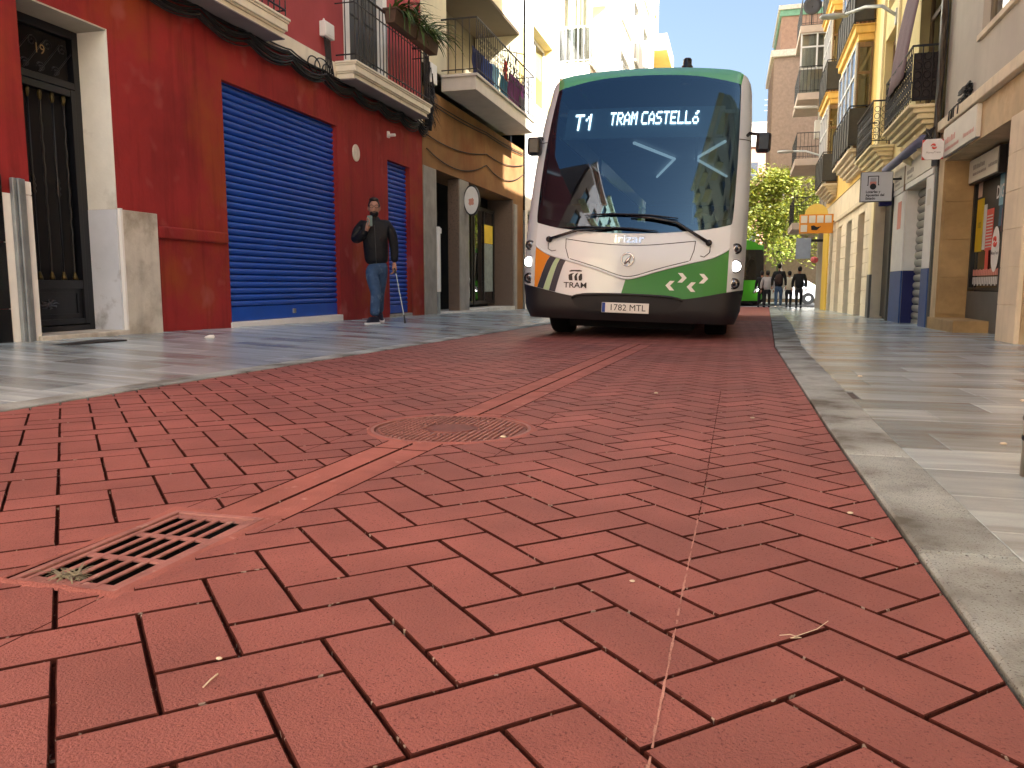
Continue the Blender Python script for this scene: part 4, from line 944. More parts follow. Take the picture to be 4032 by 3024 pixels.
for fl in range(5):
    zb_ = 3.9+fl*3.3
    HB += [(33.2, 36.2, zb_+.7, zb_+2.8), (37.4, 39.4, zb_+.2, zb_+2.8), (41.0, 43.4, zb_+.7, zb_+2.8)]
wall(mb, XB, 1, 29.2, 46.5, -.6, 19, HB, .22); mb.build('wall', LW, wb)
for h in HB:
    w_ = window(wb, XB-.12, 1, h[0]+.02, h[1]-.02, h[2]+.02, h[3]-.02, ALU, nv=2, fw=.07, blind=(.3, M('beige_blind', (.62, .56, .42), .7, .05, 4)))
    MB().box(XB-.02, XB+.10, h[0]-.05, h[1]+.05, h[2]-.07, h[2]-.005).build('window_sill', LW, wb)
ib = MB(); ib.box(XF-9, XF-.22, 25.32, 46.5, -.6, 19); ib.box(XF-.21, XB-.30, 29.3, 46.49, -.59, 18.99); ib.build('inner_block', DARK, wb); MB().box(XF-.2, XB-.001, 29.2, 29.29, -.6, 19).build('end_wall', LW, wb)
MB().box(XF-.2, XF+.02, 25.32, 29.19, -.6, 19).build('return_wall', LW, wb)
for fl in range(4):                      # deep bays at the near end
    zb_ = 7.44+(fl-1)*3.3
    bo = MB(); steps(bo, XF+.021, 1, 25.4, 29.18, [(zb_-.42, zb_-.06, .95, 0), (zb_-.06, zb_, 1.0, .04)]); b_ = bo.build('bay_balcony', LW, wb, bev=.01)
    railing(b_, XF+.021, 1, 25.4, 29.18, zb_, 1.0, 1.1, .2, ALU, .012)
    MB().box(XF+.02, XF+.98, 25.44, 25.46, zb_+.08, zb_+1.05).build('glass_screen', GLASS, b_)
    fl_ = MB(); fl_.box(XF+.25, XF+.32, 26.0, 26.08, zb_, zb_+2.8); fl_.box(XF+.88, XF+.95, 26.0, 26.08, zb_, zb_+2.8); fl_.build('balcony_post', ALU, b_)
    cu = MB(); n_ = 40
    for q in range(n_): x0_ = XF+.05+.85*q/n_; x1_ = XF+.05+.85*(q+1)/n_; y0_ = 26.25+.07*sin(q*.9); y1_ = 26.25+.07*sin((q+1)*.9); cu.poly([(x0_, y0_, zb_+.05), (x1_, y1_, zb_+.05), (x1_, y1_, zb_+2.75), (x0_, y0_, zb_+2.75)])
    cu.build('curtain', M('pale_curtain', (.58, .58, .46), .9, .1, 5), b_)
mb = MB()
for k in range(70):
    zz = 4+k*.125
    for q in range(3): mb.box(XB-.01, XB+.03, 29.25+q*.5+(.25 if k % 2 else 0), 29.25+q*.5+(.25 if k % 2 else 0)+.48, zz, zz+.112)
mb.build('white_brick_pilaster', LW, wb, kind='stuff')
yb = thing('yellow_end_block', 'pale yellow stepped block ending the left side of the street', 'building', (XB, 46.6, gz(46)))
mb = MB(); wall(mb, XB-.3, 1, 46.55, 52, -1, 19.5, [(48, 50.5, 4.5+3.3*k, 6.7+3.3*k) for k in range(4)], .2); mb.build('wall', LY, yb); MB().box(XF-9, XB-.55, 46.55, 52, -1, 19.5).build('inner_block', LY, yb)
for k in range(4): window(yb, XB-.42, 1, 48.02, 50.48, 4.52+3.3*k, 6.68+3.3*k, ALU)
for k in range(4): MB().box(XB-.3, XB+.7, 46.7, 51.8, 3.7+3.3*k, 4.6+3.3*k).build('balcony', LY, yb, bev=.01)
# ================================================================== right row (frame RM: x into the houses, y along the street)
STONE = M('sandy_stone', (.58, .45, .27), .8, .18, 2, .35, 40, streak=.25, alpha_col=((.44, .31, .16), 1.6, .52, .72))
STONEL = M('pale_stone', (.76, .66, .48), .8, .12, 2, .3, 40, streak=.2)
BROWNST = M('brown_stone', (.40, .27, .12), .6, .2, 3, .25, 50, alpha_col=((.28, .18, .075), 2.2, .5, .7))
GREYR = M('grey_render', (.50, .47, .40), .8, .08, 1.5, .2, 40, streak=.15)
YEL = M('yellow_render_right', (.84, .70, .34), .8, .08, 1.5, .2, 40, streak=.12)
YELM = M('yellow_moulding', (.84, .73, .44), .75, .08, 3, .2, 40, streak=.15)
OCR = M('orange_yellow_render', (.80, .54, .16), .8, .1, 1.5, .2, 40, streak=.15)
BEIM = M('beige_moulding', (.66, .57, .40), .8, .1, 3, .2, 40, streak=.25)
WOOD = M('brown_wood', (.20, .12, .05), .5, .25, 6, .2, 40, stretch=(8, 8, .8))
GREYSH = M('steel_shutter', (.42, .42, .38), .45, .08, 4, metal=.3)
def zr(s): return gz(s)
def rbox(x0, x1, y0, y1, z0, z1): return MB().box(x0, x1, y0, y1, z0, z1)
# ---------------- grey house with phone shop
gh = thing('grey_house', 'grey rendered house over a stone shopfront with a posters-covered window', 'building', (0, 7.42, zr(7)), RM)
mb = MB(); wall(mb, 0, -1, 7.42, 13.42, -.5, 2.75, [(9.9, 13.1, -.4, 2.31, .5), (7.6, 9.2, -.4, 2.31, .5)]); mb.build('shopfront_wall', STONE, gh)
mb = MB(); wall(mb, .02, -1, 7.42, 13.42, 2.9, 8.9, [(9.2, 11.62, 3.66, 5.3), (9.2, 11.6, 6.5, 8.2)]); mb.build('upper_wall', GREYR, gh)
rbox(.52, 9, 7.42, 13.42, -.5, 8.85).build('inner_block', DARK, gh); rbox(.02, .53, 7.43, 13.41, 8.7, 8.88).build('roof_slab', GREYR, gh)
rbox(-.085, .1, 7.43, 13.40, 2.755, 2.90).build('stone_ledge', STONEL, gh, bev=.012)
rbox(-.02, .14, 9.2, 11.7, 3.58, 3.655).build('window_sill', STONEL, gh, bev=.008)
BZ = M('bronze_aluminium', (.22, .17, .11), .4, .08, 6, metal=.5)
for h in ((9.2, 11.62, 3.66, 5.3), (9.2, 11.6, 6.5, 8.2)): window(gh, .1, -1, h[0]+.01, h[1]-.01, h[2]+.01, h[3]-.01, BZ, nv=3, fw=.09)
rbox(-.04, .10, 9.24, 9.9, -.4, 2.305).build('near_pillar', STONEL, gh, bev=.01)
for k in range(6): rbox(-.045, -.0395, 9.25, 9.89, -.1+k*.4, -.1+k*.4+.39).build('pillar_stone', STONEL, gh, bev=.003)
rbox(.0, .499, 13.085, 13.1, -.3, 2.3).build('reveal_stone', BROWNST, gh)
for k in range(4): rbox(.03, .47, 13.07, 13.0845, zr(13)+.22+k*.55, zr(13)+.22+k*.55+.54).build('reveal_panel', BROWNST, gh, bev=.004)
rbox(-.03, .495, 11.85, 13.44, -.4, zr(12.5)+.165).build('stone_step', BROWNST, gh, bev=.012)
# shop window
rbox(.40, .49, 11.45, 13.06, -.3, .42).build('window_plinth', M('grey_panel', (.11, .11, .105), .5, .1, 5), gh)
sw = MB(); 
for a in ((11.45, 11.62, .43, 2.3), (13.0, 13.06, .43, 2.3), (11.62, 13.0, .43, .47), (11.62, 13.0, 2.24, 2.3)): sw.box(.40, .46, *a)
so = sw.build('shop_window', M('black_frame', (.01, .01, .011), .35, .1, 5), gh); MB().poly([(.45, 11.62, .47), (.45, 13.0, .47), (.45, 13.0, 2.24), (.45, 11.62, 2.24)]).build('pane', GLASS, so)
def flat(y0, y1, z0, z1, x, mat, name): return rbox(x, x+.003, y0, y1, z0, z1).build(name, mat, so)
P_ = lambda n, c: M('print_'+n, c, .5, .05, 6)
flat(11.64, 12.98, 2.02, 2.24, .44, P_('orange', (.75, .2, .03)), 'poster_orange'); flat(11.64, 12.98, 1.1, 2.015, .442, P_('dark', (.03, .028, .025)), 'poster_dark')
flat(11.66, 11.95, 1.55, 2.1, .438, P_('cyan', (.25, .5, .62)), 'poster_blue'); flat(11.72, 11.9, 1.28, 1.549, .438, P_('teal', (.04, .12, .2)), 'poster_blue'); flat(11.66, 11.76, 1.2, 1.5, .435, P_('pink', (.6, .12, .2)), 'poster_pink')
flat(12.62, 12.96, .98, 1.72, .436, P_('yellow', (.72, .52, .02)), 'poster_yellow'); flat(12.46, 12.6, 1.0, 1.62, .436, P_('paper', (.62, .62, .6)), 'price_list'); pr = flat(12.12, 12.45, .98, 1.54, .436, P_('red', (.65, .08, .06)), 'price_list_red')
for k in range(11): rbox(.4335, .4345, 12.15, 12.42, 1.02+k*.042, 1.035+k*.042).build('price_line', P_('paper', (0, 0, 0)), so)
flat(12.25, 12.4, .72, .98, .436, P_('red', (0, 0, 0)), 'leaflet_red'); flat(12.75, 12.95, 1.75, 1.95, .434, P_('sticker', (.7, .55, .5)), 'round_sticker')
t = MB(); put_text(t, 'DIGI', .24, lambda x, y: (.432, 11.86-x*.8, 1.72+y), bold=.02); t.build('poster_lettering', P_('white', (.8, .8, .8)), so)
t = MB(); put_text(t, '100', .12, lambda x, y: (.433, 12.79-x, 1.35+y)); t.build('poster_lettering', INK, so)
el = MB(); el.lathe([(1, 0), (1, -.004), (.01, -.004)], (0, 0, 0), 30, 'x'); el.map(lambda x, y, z: (.432+x, 11.93+y*.17, .98+z*.30)); el.build('oval_logo', WHITE_PAINT, so)
def swirl(mb, f, r, n=20):
    for k in range(2):
        pts = [f(r*(.3+.7*q/n)*cos(pi*k+q*.16)*.8, r*(.3+.7*q/n)*sin(pi*k+q*.16)*.8) for q in range(n)]; mb.tube(pts, [r*.28*sin(pi*(q+.5)/n)+.002 for q in range(n)], 6)
t = MB(); swirl(t, lambda a, b: (.4265, 11.93-a, 1.08+b), .09); t.build('oval_logo_mark', P_('red', (0, 0, 0)), so); t = MB(); put_text(t, 'MoneyTrans', .062, lambda x, y: (.4265, 11.93-x, .93+y), bold=.01); t.build('oval_logo_name', INK, so)
st = MB()
for k in range(16): st.box(.434, .438, 11.66+k*.082, 11.66+k*.082+.05, .50+.02*(k % 2), .62)
st.build('sticker_row', P_('paper', (0, 0, 0)), so, kind='stuff'); st = MB()
for k in range(16): st.box(.434, .438, 11.66+k*.082, 11.66+k*.082+.06, .64, .72+.01*(k % 2))
st.build('sticker_row_red', P_('pale_red', (.65, .25, .2)), so, kind='stuff')
dr = rbox(.46, .49, 9.92, 11.44, -.35, 2.3).build('shop_door', M('black_frame', (0, 0, 0)), gh)
for k in range(6): c_ = MB(); c_.lathe([(.10, 0), (.10, -.004), (.01, -.004)], (.458, 10.5, .5+k*.27), 18, 'x'); c_.build('round_sticker', P_('paper', (0, 0, 0)), dr)
rbox(.455, .459, 10.6, 11.3, 1.5, 2.25).build('red_poster', P_('darkred', (.35, .02, .02)), dr)
# signs of the shop
def scribble(par, f, lines, mat, name, seed):
    r = random.Random(seed); m = MB()
    for x0, x1, z, h in lines:
        x = x0
        while x < x1: w = r.uniform(.3, .8)*h; m.add([f(x, z), f(x+w, z), f(x+w, z+h*r.uniform(.7, 1)), f(x, z+h*r.uniform(.7, 1))], [[0, 1, 2, 3]]); x += w+h*.25
    return m.build(name, mat, par, kind='stuff')
SIGNW = M('sign_cream', (.66, .63, .55), .55, .05, 4)
fs = thing('fascia_sign', 'long cream fascia sign with faded red lettering above the stone shopfront', 'sign', (0, 11.2, 2.33), RM); rbox(-.06, -.002, 11.25, 12.98, 2.335, 2.74).build('panel', SIGNW, fs, bev=.006)
scribble(fs, lambda x, z: (-.0625, 12.85-x, z), [(.0, .55, 2.5, .09), (.0, .75, 2.40, .05), (1.0, 1.5, 2.42, .06)], P_('faded_red', (.6, .25, .2)), 'faded_lettering', 4)
hs_ = thing('hanging_lightbox', 'white lightbox sign hung inside the shop recess under the lintel', 'sign', (.35, 11.6, 1.95), RM); rbox(.30, .39, 11.55, 12.95, 1.93, 2.28).build('box', M('black_frame', (0, 0, 0)), hs_, bev=.005); rbox(.288, .299, 11.58, 12.92, 1.95, 2.26).build('face', SIGNW, hs_)
scribble(hs_, lambda x, z: (.286, 12.8-x, z), [(.1, .6, 2.11, .07), (.1, .7, 2.03, .04), (.85, 1.2, 2.05, .05)], P_('grey_ink', (.2, .17, .15)), 'lettering', 5)
bs = thing('projecting_sign', 'small white octagonal sign with a red swirl projecting beside the fascia sign', 'sign', (-.2, 12.95, 2.3), RM)
rbox(-.335, -.05, 12.95, 12.985, 2.32, 2.60).build('backing', P_('red', (0, 0, 0)), bs, bev=.004); oc_ = [(-.335, 2.37), (-.29, 2.315), (-.10, 2.315), (-.05, 2.37), (-.05, 2.55), (-.10, 2.605), (-.29, 2.605), (-.335, 2.55)]
MB().prism([(x, 12.949, z) for x, z in oc_], (0, -.02, 0)).build('face', WHITE_PAINT, bs); t = MB(); swirl(t, lambda a, b: (-.19+a, 12.925, 2.50+b), .05); t.build('swirl', P_('red', (0, 0, 0)), bs); t = MB(); put_text(t, 'MoneyTrans', .038, lambda x, y: (-.192+x, 12.927, 2.415+y)); t.build('lettering', P_('grey_ink', (0, 0, 0)), bs)
t = MB(); t.tube([(-.05, 12.97, 2.5), (.0, 12.97, 2.5)], .015); t.build('bracket', BLACK_IRON, bs)
co = thing('cable_coil', 'black coil of cable piled on the stone ledge of the grey house', 'cables', (-.03, 11.9, 2.9), RM); t = MB(); r_ = random.Random(8)
for k in range(16): a0 = r_.uniform(0, 6); t.tube([(-.03+.035*cos(a0), 12.05+.22*cos(q*.5+a0)*r_.uniform(.8, 1.05), 2.92+k*.014+.012*sin(q)) for q in range(13)], .011, 5)
for k in range(8): y_ = r_.uniform(11.9, 12.5); t.tube([(-.06, y_, 2.95), (-.10, y_+.1, 2.90), (-.10, y_+.12, 2.78)], .008, 5)
t.build('coils', CABLE, co, smooth=True)
# ---------------- yellow house
yh = thing('yellow_house', 'yellow house with scrolled black iron balconies above the lottery shop', 'building', (0, 13.45, zr(13)), RM)
mb = MB(); wall(mb, .0, -1, 13.44, 20.4, -.5, 2.95, [(14.15, 15.85, -.4, 2.2, .28), (17.35, 19.55, -.4, 2.35, .4)]); mb.build('shopfront_wall', STONEL, yh)
mb = MB(); wall(mb, .0, -1, 13.44, 20.4, 2.95, 8.7, [(13.8, 15.6, 3.27, 5.75, .3), (17.9, 19.4, 3.33, 5.75, .3), (14.1, 15.4, 6.3, 8.2), (17.9, 19.3, 6.3, 8.2)]); mb.build('upper_wall', YEL, yh)
rbox(.42, 9, 13.44, 20.4, -.5, 8.6).build('inner_block', DARK, yh); steps(MB(), .0, -1, 13.46, 20.38, [(8.5, 8.62, .18, 0), (8.62, 8.8, .34, 0)]).build('cornice', YELM, yh)
rbox(0, 9, 13.46, 20.38, 8.6, 8.75).build('roof', M('roof_tile', (.28, .12, .06), .8, .2, 6), yh)
def lattice_balcony(par, y0, y1, z, mat, d=.45, h=.86):
    m = MB(); steps(m, 0, -1, y0, y1, [(z-.36, z-.27, .15, -.22), (z-.27, z-.20, .22, -.14), (z-.20, z-.12, .30, -.08), (z-.12, z-.05, .37, -.03), (z-.05, z, d, .02)]); b = m.build('balcony', mat, par, bev=.012)
    railing(b, 0, -1, y0, y1, z, d, h, .13, BLACK_IRON, .008)
    o = MB(); x = -d+.03; k = int((y1-y0-.1)/.13)
    for i in range(k):
        yc = y0+.09+i*.13
        for q in range(5):
            zc = z+.16+q*.135; o.tube([(x, yc+.052*cos(a*.78), zc+.055*sin(a*.78)) for a in range(9)], .007, 4)
            if q % 2: o.tube([(x, yc-.05, zc-.05), (x, yc+.05, zc+.05)], .006, 4)
    for ye in (y0+.03, y1-.03):
        for i in range(3):
            for q in range(5): o.tube([(-.08-i*.13+.05*cos(a*.78), ye, z+.16+q*.135+.055*sin(a*.78)) for a in range(9)], .006, 4)
    o.build('rail_scrolls', BLACK_IRON, b, kind='stuff'); return b
lattice_balcony(yh, 13.6, 16.05, 3.24, YELM); lattice_balcony(yh, 17.55, 19.95, 3.29, YELM)
for s_ in (14.2, 15.4): 
    m = MB(); m.tube([(-.02, s_, 2.6), (-.12, s_, 2.68), (-.16, s_, 2.80), (-.24, s_, 2.87)], [.05, .075, .06, .03], 8); m.build('carved_bracket', YELM, yh, smooth=True)
for a, b in ((13.82, 15.58), (17.92, 19.38)): window(yh, .15, -1, a, b, 3.3, 5.73, WOOD, nv=2, fw=.1, nh=1, name='balcony_door')
for a, b in ((14.12, 15.38), (17.92, 19.28)): window(yh, .12, -1, a, b, 6.32, 8.18, WOOD, nv=2, fw=.08)
for a in (13.5, 17.6, 19.5): rbox(-.05, .0, a, a+.16, 3.3, 8.5).build('pilaster', YELM, yh, bev=.01)
scn = MB(); scn.box(-.40, -.02, 13.655, 13.665, 3.3, 4.0); scn.build('balcony_screen', M('brown_screen', (.035, .028, .026), .8, .2, 6), yh)
aw = MB(); n_ = 10
for i in range(n_+1):
    for j in range(9):
        u, v = i/n_, j/8; x = -.05-.42*u+.04*sin(u*pi)*(-1); aw.v.append((x+.012*sin(v*17+u*3), 14.35+v*1.5-u*.25, 6.0-2.0*u-.25*u*u))
aw.f = [[i*9+j, i*9+j+1, (i+1)*9+j+1, (i+1)*9+j] for i in range(n_) for j in range(8)]
ao = aw.build('awning_cloth', M('mauve_cloth', (.19, .13, .145), .9, .12, 8, .3, 150), smooth=True, label='faded mauve awning cloth hanging over the nearest yellow balcony', cat='awning', base=(0, 14.5, 4), fr=RM)
md = ao.modifiers.new('thick', 'SOLIDIFY'); md.thickness = .01
# party-wall pipes
pw = thing('downpipe', 'old downpipe and cable riser between the grey and yellow houses', 'pipe', (-.05, 13.43, 2.4), RM)
t = MB(); t.tube([(-.05, 13.50, 2.3), (-.05, 13.48, 5), (-.05, 13.46, 9)], .05, 8); t.build('pipe', M('galvanised_steel', (0, 0, 0)), pw, smooth=True); t = MB(); r_ = random.Random(3)
for k in range(7): t.tube([(-.04-r_.uniform(0, .06), 13.34+r_.uniform(-.04, .05)+.012*sin(q*1.7+k), 2.4+q*.4) for q in range(17)], r_.choice((.008, .012, .02)), 5)
t.build('cables', M('brown_cable', (.07, .05, .03), .7, .3, 12), pw, smooth=True); t = MB(); t.tube([(-.05, 13.3, 4.8), (-.06, 13.15, 4.2), (-.06, 13.2, 3.6), (-.05, 13.35, 3.2)], .007, 5)
for k in range(14): t.tube([(-.1-r_.uniform(0, .1), 13.45+r_.uniform(-.1, .2), 2.85), (-.12-r_.uniform(0, .1), 13.5+r_.uniform(-.1, .3), 2.7), (-.08, 13.4+r_.uniform(-.1, .2), 2.5)], .010, 5)
t.build('cable_tangle', CABLE, pw, smooth=True)
# lottery shop parts
BLU = M('blue_dado', (.03, .085, .26), .5, .08, 4); BLUD = M('shaded_blue_dado', (.006, .01, .10), .5, .08, 4)
for a, b in ((13.62, 14.14), (15.86, 17.0)): rbox(-.03, .0, a, b, -.4, .77).build('blue_dado', BLU, yh, bev=.004); rbox(-.025, .0, a, b, .775, 2.2).build('white_pier', WHITE_PAINT, yh, bev=.004)
rbox(.0, .279, 15.835, 15.849, -.4, .77).build('shaded_blue_reveal', BLUD, yh); rbox(.0, .279, 15.835, 15.849, .775, 2.19).build('white_reveal', WHITE_PAINT, yh)  # dado blue again, with the shade of the reveal put into a darker colour
shutter(yh, .2, -1, 14.155, 15.83, -.2, 2.19, .135, GREYSH)
rbox(-.04, .0, 13.62, 17.05, 2.205, 2.30).build('fascia_rail', WHITE_PAINT, yh, bev=.006)
for a, b in ((13.66, 15.85), (15.95, 17.0)): fp = rbox(-.05, .0, a, b, 2.305, 2.64).build('fascia_panel', SIGNW, yh, bev=.004); scribble(fp, lambda x, z: (-.0525, b-.15-x, z), [(.0, .6, 2.44, .09), (.05, .5, 2.36, .05)], P_('grey_ink', (0, 0, 0)), 'fascia_lettering', int(a*10))
rbox(-.055, .0, 15.86, 15.94, 2.2, 2.64).build('fascia_post', WOOD, yh)
pt = rbox(-.028, -.0255, 16.2, 16.55, 1.55, 2.05).build('notice', P_('pale_red', (0, 0, 0)), yh); rbox(-.03, -.0285, 13.75, 14.0, 1.75, 2.0).build('notice', SIGNW, yh)
rbox(-.02, .10, 13.445, 13.60, -.4, 2.6).build('jamb_pipe', M('dark_pipe', (.05, .055, .05), .5, .2, 6), yh, bev=.02)
an = thing('awning_case', 'rolled blue-grey awning case over the lottery shop', 'awning', (-.2, 13.7, 2.7), RM); t = MB(); t.tube([(-.18, 13.75, 2.74), (-.18, 17.2, 2.74)], .075, 10); t.build('roller', M('blue_grey_awning', (.16, .17, .27), .7, .1, 6), an, smooth=True)
rbox(-.28, -.06, 17.05, 17.2, 2.05, 2.66).build('navy_valance', M('navy_valance_cloth', (.008, .008, .08), .8, .1, 6), an, bev=.006)
ls = thing('lottery_sign', 'square white projecting lottery sign with a black ball logo', 'sign', (-.5, 16.2, 2.05), RM)
rbox(-.75, -.20, 16.17, 16.25, 2.045, 2.59).build('box', BLACK_IRON, ls, bev=.006); rbox(-.74, -.21, 16.157, 16.169, 2.055, 2.58).build('face', M('sign_white', (.62, .63, .64), .5, .04, 4), ls)
def lsx(x, z): return (-.74+x, 16.1545, 2.58-z)
t = MB(); 
for a in ((.11, .125, .065, .24), (.285, .30, .065, .24), (.125, .285, .065, .08), (.10, .125, .225, .24), (.285, .31, .225, .24)): t.add([lsx(a[0], a[2]), lsx(a[1], a[2]), lsx(a[1], a[3]), lsx(a[0], a[3])], [[0, 1, 2, 3]])
t.build('logo_bracket', INK, ls); t = MB(); t.add([lsx(.205+.055*cos(k*.26), .26+.055*sin(k*.26)) for k in range(24)], [list(range(24))]); t.build('logo_ball', INK, ls)
t = MB(); t.add([(x, y+.0005, z) for x, y, z in (lsx(.155, .10), lsx(.255, .10), lsx(.255, .2), lsx(.155, .2))], [[0, 1, 2, 3]]); t.build('logo_fade', P_('lgrey', (.4, .4, .42)), ls); t = MB(); t.add([(x, y+.0004, z) for x, y, z in (lsx(.15, .17), lsx(.26, .17), lsx(.26, .23), lsx(.15, .23))], [[0, 1, 2, 3]]); t.build('logo_fade_red', P_('pale_red', (0, 0, 0)), ls)
for k, w in enumerate(('Loterías y', 'Apuestas del', 'Estado')): t = MB(); put_text(t, w, .062, lambda x, y: (-.74+.085+x, 16.1545, 2.58-.355-k*.06+y), 'LEFT', .03); t.build('lettering', INK, ls)
t = MB(); t.tube([(-.2, 16.21, 2.45), (.0, 16.21, 2.45)], .02); t.build('bracket', BLACK_IRON, ls)
# dark doorway
rbox(.25, .39, 17.37, 19.53, -.4, 2.34).build('dark_doorway', BLACK_IRON, yh); rbox(-.04, .2, 17.2, 17.34, -.4, 2.5).build('grey_post', M('dark_pipe', (0, 0, 0)), yh, bev=.02)
for a, b in ((17.45, 18.4), (18.46, 19.45)): rbox(.19, .249, a, b, zr(18)+.02, 2.25).build('door_leaf', M('black_leaf', (.012, .011, .010), .4, .2, 5), yh, bev=.01)
rbox(-.05, .02, 19.57, 19.95, -.4, .75).build('grey_dado', M('grey_panel', (0, 0, 0)), yh); rbox(-.03, .0, 19.57, 19.95, .755, 2.7).build('yellow_jamb', YELM, yh)
# ---------------- orange-yellow house with glazed balconies
oh = thing('glazed_balcony_house', 'orange-yellow house with stacked glazed balconies over ashlar shop piers', 'building', (0, 20.4, zr(20)), RM)
OP = [(21.4, 22.6), (23.9, 25.1), (26.4, 27.6), (28.8, 29.9)]
mb = MB(); wall(mb, .05, -1, 20.42, 32.0, -.6, 3.3, [(a, b, -.55, 2.35, .35) for a, b in OP]); mb.build('shopfront_wall', STONEL, oh)
mb = MB(); wall(mb, .03, -1, 20.42, 32.0, 3.3, 13.2, [(22, 24.5, 3.95+2.9*k, 6.2+2.9*k) for k in range(3)]+[(28.7, 30.9, 3.95+2.9*k, 6.2+2.9*k) for k in range(3)]); mb.build('upper_wall', OCR, oh)
rbox(.45, 9, 20.42, 32, -.6, 13.1).build('inner_block', DARK, oh); rbox(-.5, 9, 20.43, 31.99, 13.0, 13.3).build('cornice', OCR, oh)
edges = [20.44]+[e for o in OP for e in o]+[31.9]
for a, b in zip(edges[::2], edges[1::2]):
    z = zr((a+b)/2)-.05; k = 0
    while z < 2.3:
        m_ = (a+b)/2+random.uniform(-.1, .1)
        for y0_, y1_ in (((a, m_), (m_, b)) if k % 2 and b-a > .7 else ((a, b),)): rbox(.02, .06, y0_+.006, y1_-.006, z+.006, z+.325).build('ashlar_block', STONEL, oh, bev=.006)
        z += .335; k += 1
for k, (a, b) in enumerate(OP):
    if k % 2 == 0: shutter(oh, .3, -1, a+.01, b-.01, zr(a)-.1, 2.34, .09, WOOD)
    else: rbox(.2, .34, a+.01, b-.01, -.5, 2.34).build('green_door', M('dark_green_door', (.012, .025, .022), .4, .15, 5), oh, bev=.01)
rbox(-.03, .049, 30.1, 31.9, -.6, 2.8).build('yellow_pilaster', M('bright_yellow_paint', (.72, .48, .06), .7, .05, 3), oh, bev=.01); rbox(-.02, .05, 20.43, 31.95, 2.55, 2.66).build('string_course', BEIM, oh, bev=.01)
MESH = M('dark_mesh_panel', (.055, .055, .05), .7, .15, 14)
def glazed(y0, y1, z, top, par, mat, lay):
    m = MB(); steps(m, .03, -1, y0, y1, lay); b = m.build('balcony', mat, par, bev=.015); d = .46
    g_ = MB(); x = .03-d+.08
    fm = MB()
    for k in range(5): yy = y0+.1+(y1-y0-.2)*k/4; fm.box(x-.025, x+.025, yy-.03, yy+.03, z, top)
    for zz in (z+.03, z+1.75, top-.05): fm.box(x-.022, x+.022, y0+.1, y1-.1, zz-.03, zz+.03)
    fo_ = fm.build('glazing_frame', ALU, par)
    for k in range(4):
        ya, yb_ = y0+.1+(y1-y0-.2)*k/4, y0+.1+(y1-y0-.2)*(k+1)/4
        MB().poly([(x, ya, z), (x, yb_, z), (x, yb_, top), (x, ya, top)]).build('pane', GLASS, fo_)
    for a_, c_ in ((y0+.07, y0+.12), (y1-.12, y1-.07)):
        e_ = MB(); e_.box(x, x+.06, a_, c_, z, top); e_.box(-.03, .02, a_, c_, z, top); e_.box(x+.06, -.03, a_, c_, z, z+.9); e_.box(x+.06, -.03, a_, c_, top-.12, top); e_.box(x+.06, -.03, a_, c_, top-.75, top-.68)
        e_.build('wooden_end', WOOD, par, bev=.008)
    MB().poly([(x+.06, y0+.09, z+.9), (-.03, y0+.09, z+.9), (-.03, y0+.09, top), (x+.06, y0+.09, top)]).build('pane', GLASS, fo_)
    r = MB()
    for A, B in (((.03-d-.0, y0+.02), (.03-d, y1-.02)),): r.box(A[0]-.012, A[0], A[1], B[1], z+.06, z+.95)
    r.box(.03-d-.012, -.02, y0+.01, y0+.02, z+.06, z+.95); r.build('mesh_panel', MESH, b)
    railing(b, .03, -1, y0, y1, z, d+.02, 1.0, .5, BLACK_IRON, .012, inset=.0)
    return b
def lay_b(z): return [(z-.42, z-.34, .12, -.3), (z-.34, z-.26, .2, -.22), (z-.26, z-.17, .28, -.14), (z-.17, z-.08, .36, -.07), (z-.08, z, .47, 0)]
def lay_o(z): return [(z-.36, z-.20, .36, -.06), (z-.20, z-.03, .44, -.0), (z-.03, z, .5, .04)]
for k in range(3):
    z = 3.84+2.9*k
    for y0_, y1_ in ((21.35, 25.2), (28.3, 31.2)): glazed(y0_, y1_, z, z+2.5, oh, BEIM if k == 0 else OCR, lay_b(z) if k == 0 else lay_o(z))
steps(MB(), .03, -1, 21.35, 25.2, lay_o(3.84+8.7)).build('balcony_canopy', OCR, oh); steps(MB(), .03, -1, 28.3, 31.2, lay_o(3.84+8.7)).build('balcony_canopy', OCR, oh)
for k in range(8):
    r = random.Random(k); t = thing('flower_pot', 'small terracotta pot on the near glazed balcony ledge, '+('outermost', 'second from outside', 'third from outside', 'closest to the wall')[k], 'pot', (-.40, 21.2+k*.07, 6.78), RM, 'pots on the glazed balcony') if k < 4 else thing('flower_pot', 'small pale pot at the near end of the far glazed balcony, '+('outermost', 'second from outside', 'third from outside', 'closest to the wall')[k-4], 'pot', (-.38, 28.05+(k-4)*.06, 6.78), RM, 'pots on the far glazed balcony')
    c_ = (-.36+(k % 4)*.1, 21.45 if k < 4 else 28.4, 6.745); MB().lathe([(.03, 0), (.045, .1), (.05, .1), (.05, .12), (.01, .12)], c_, 10).build('pot', M('terracotta', (.4, .2, .13), .8, .15, 9), t)
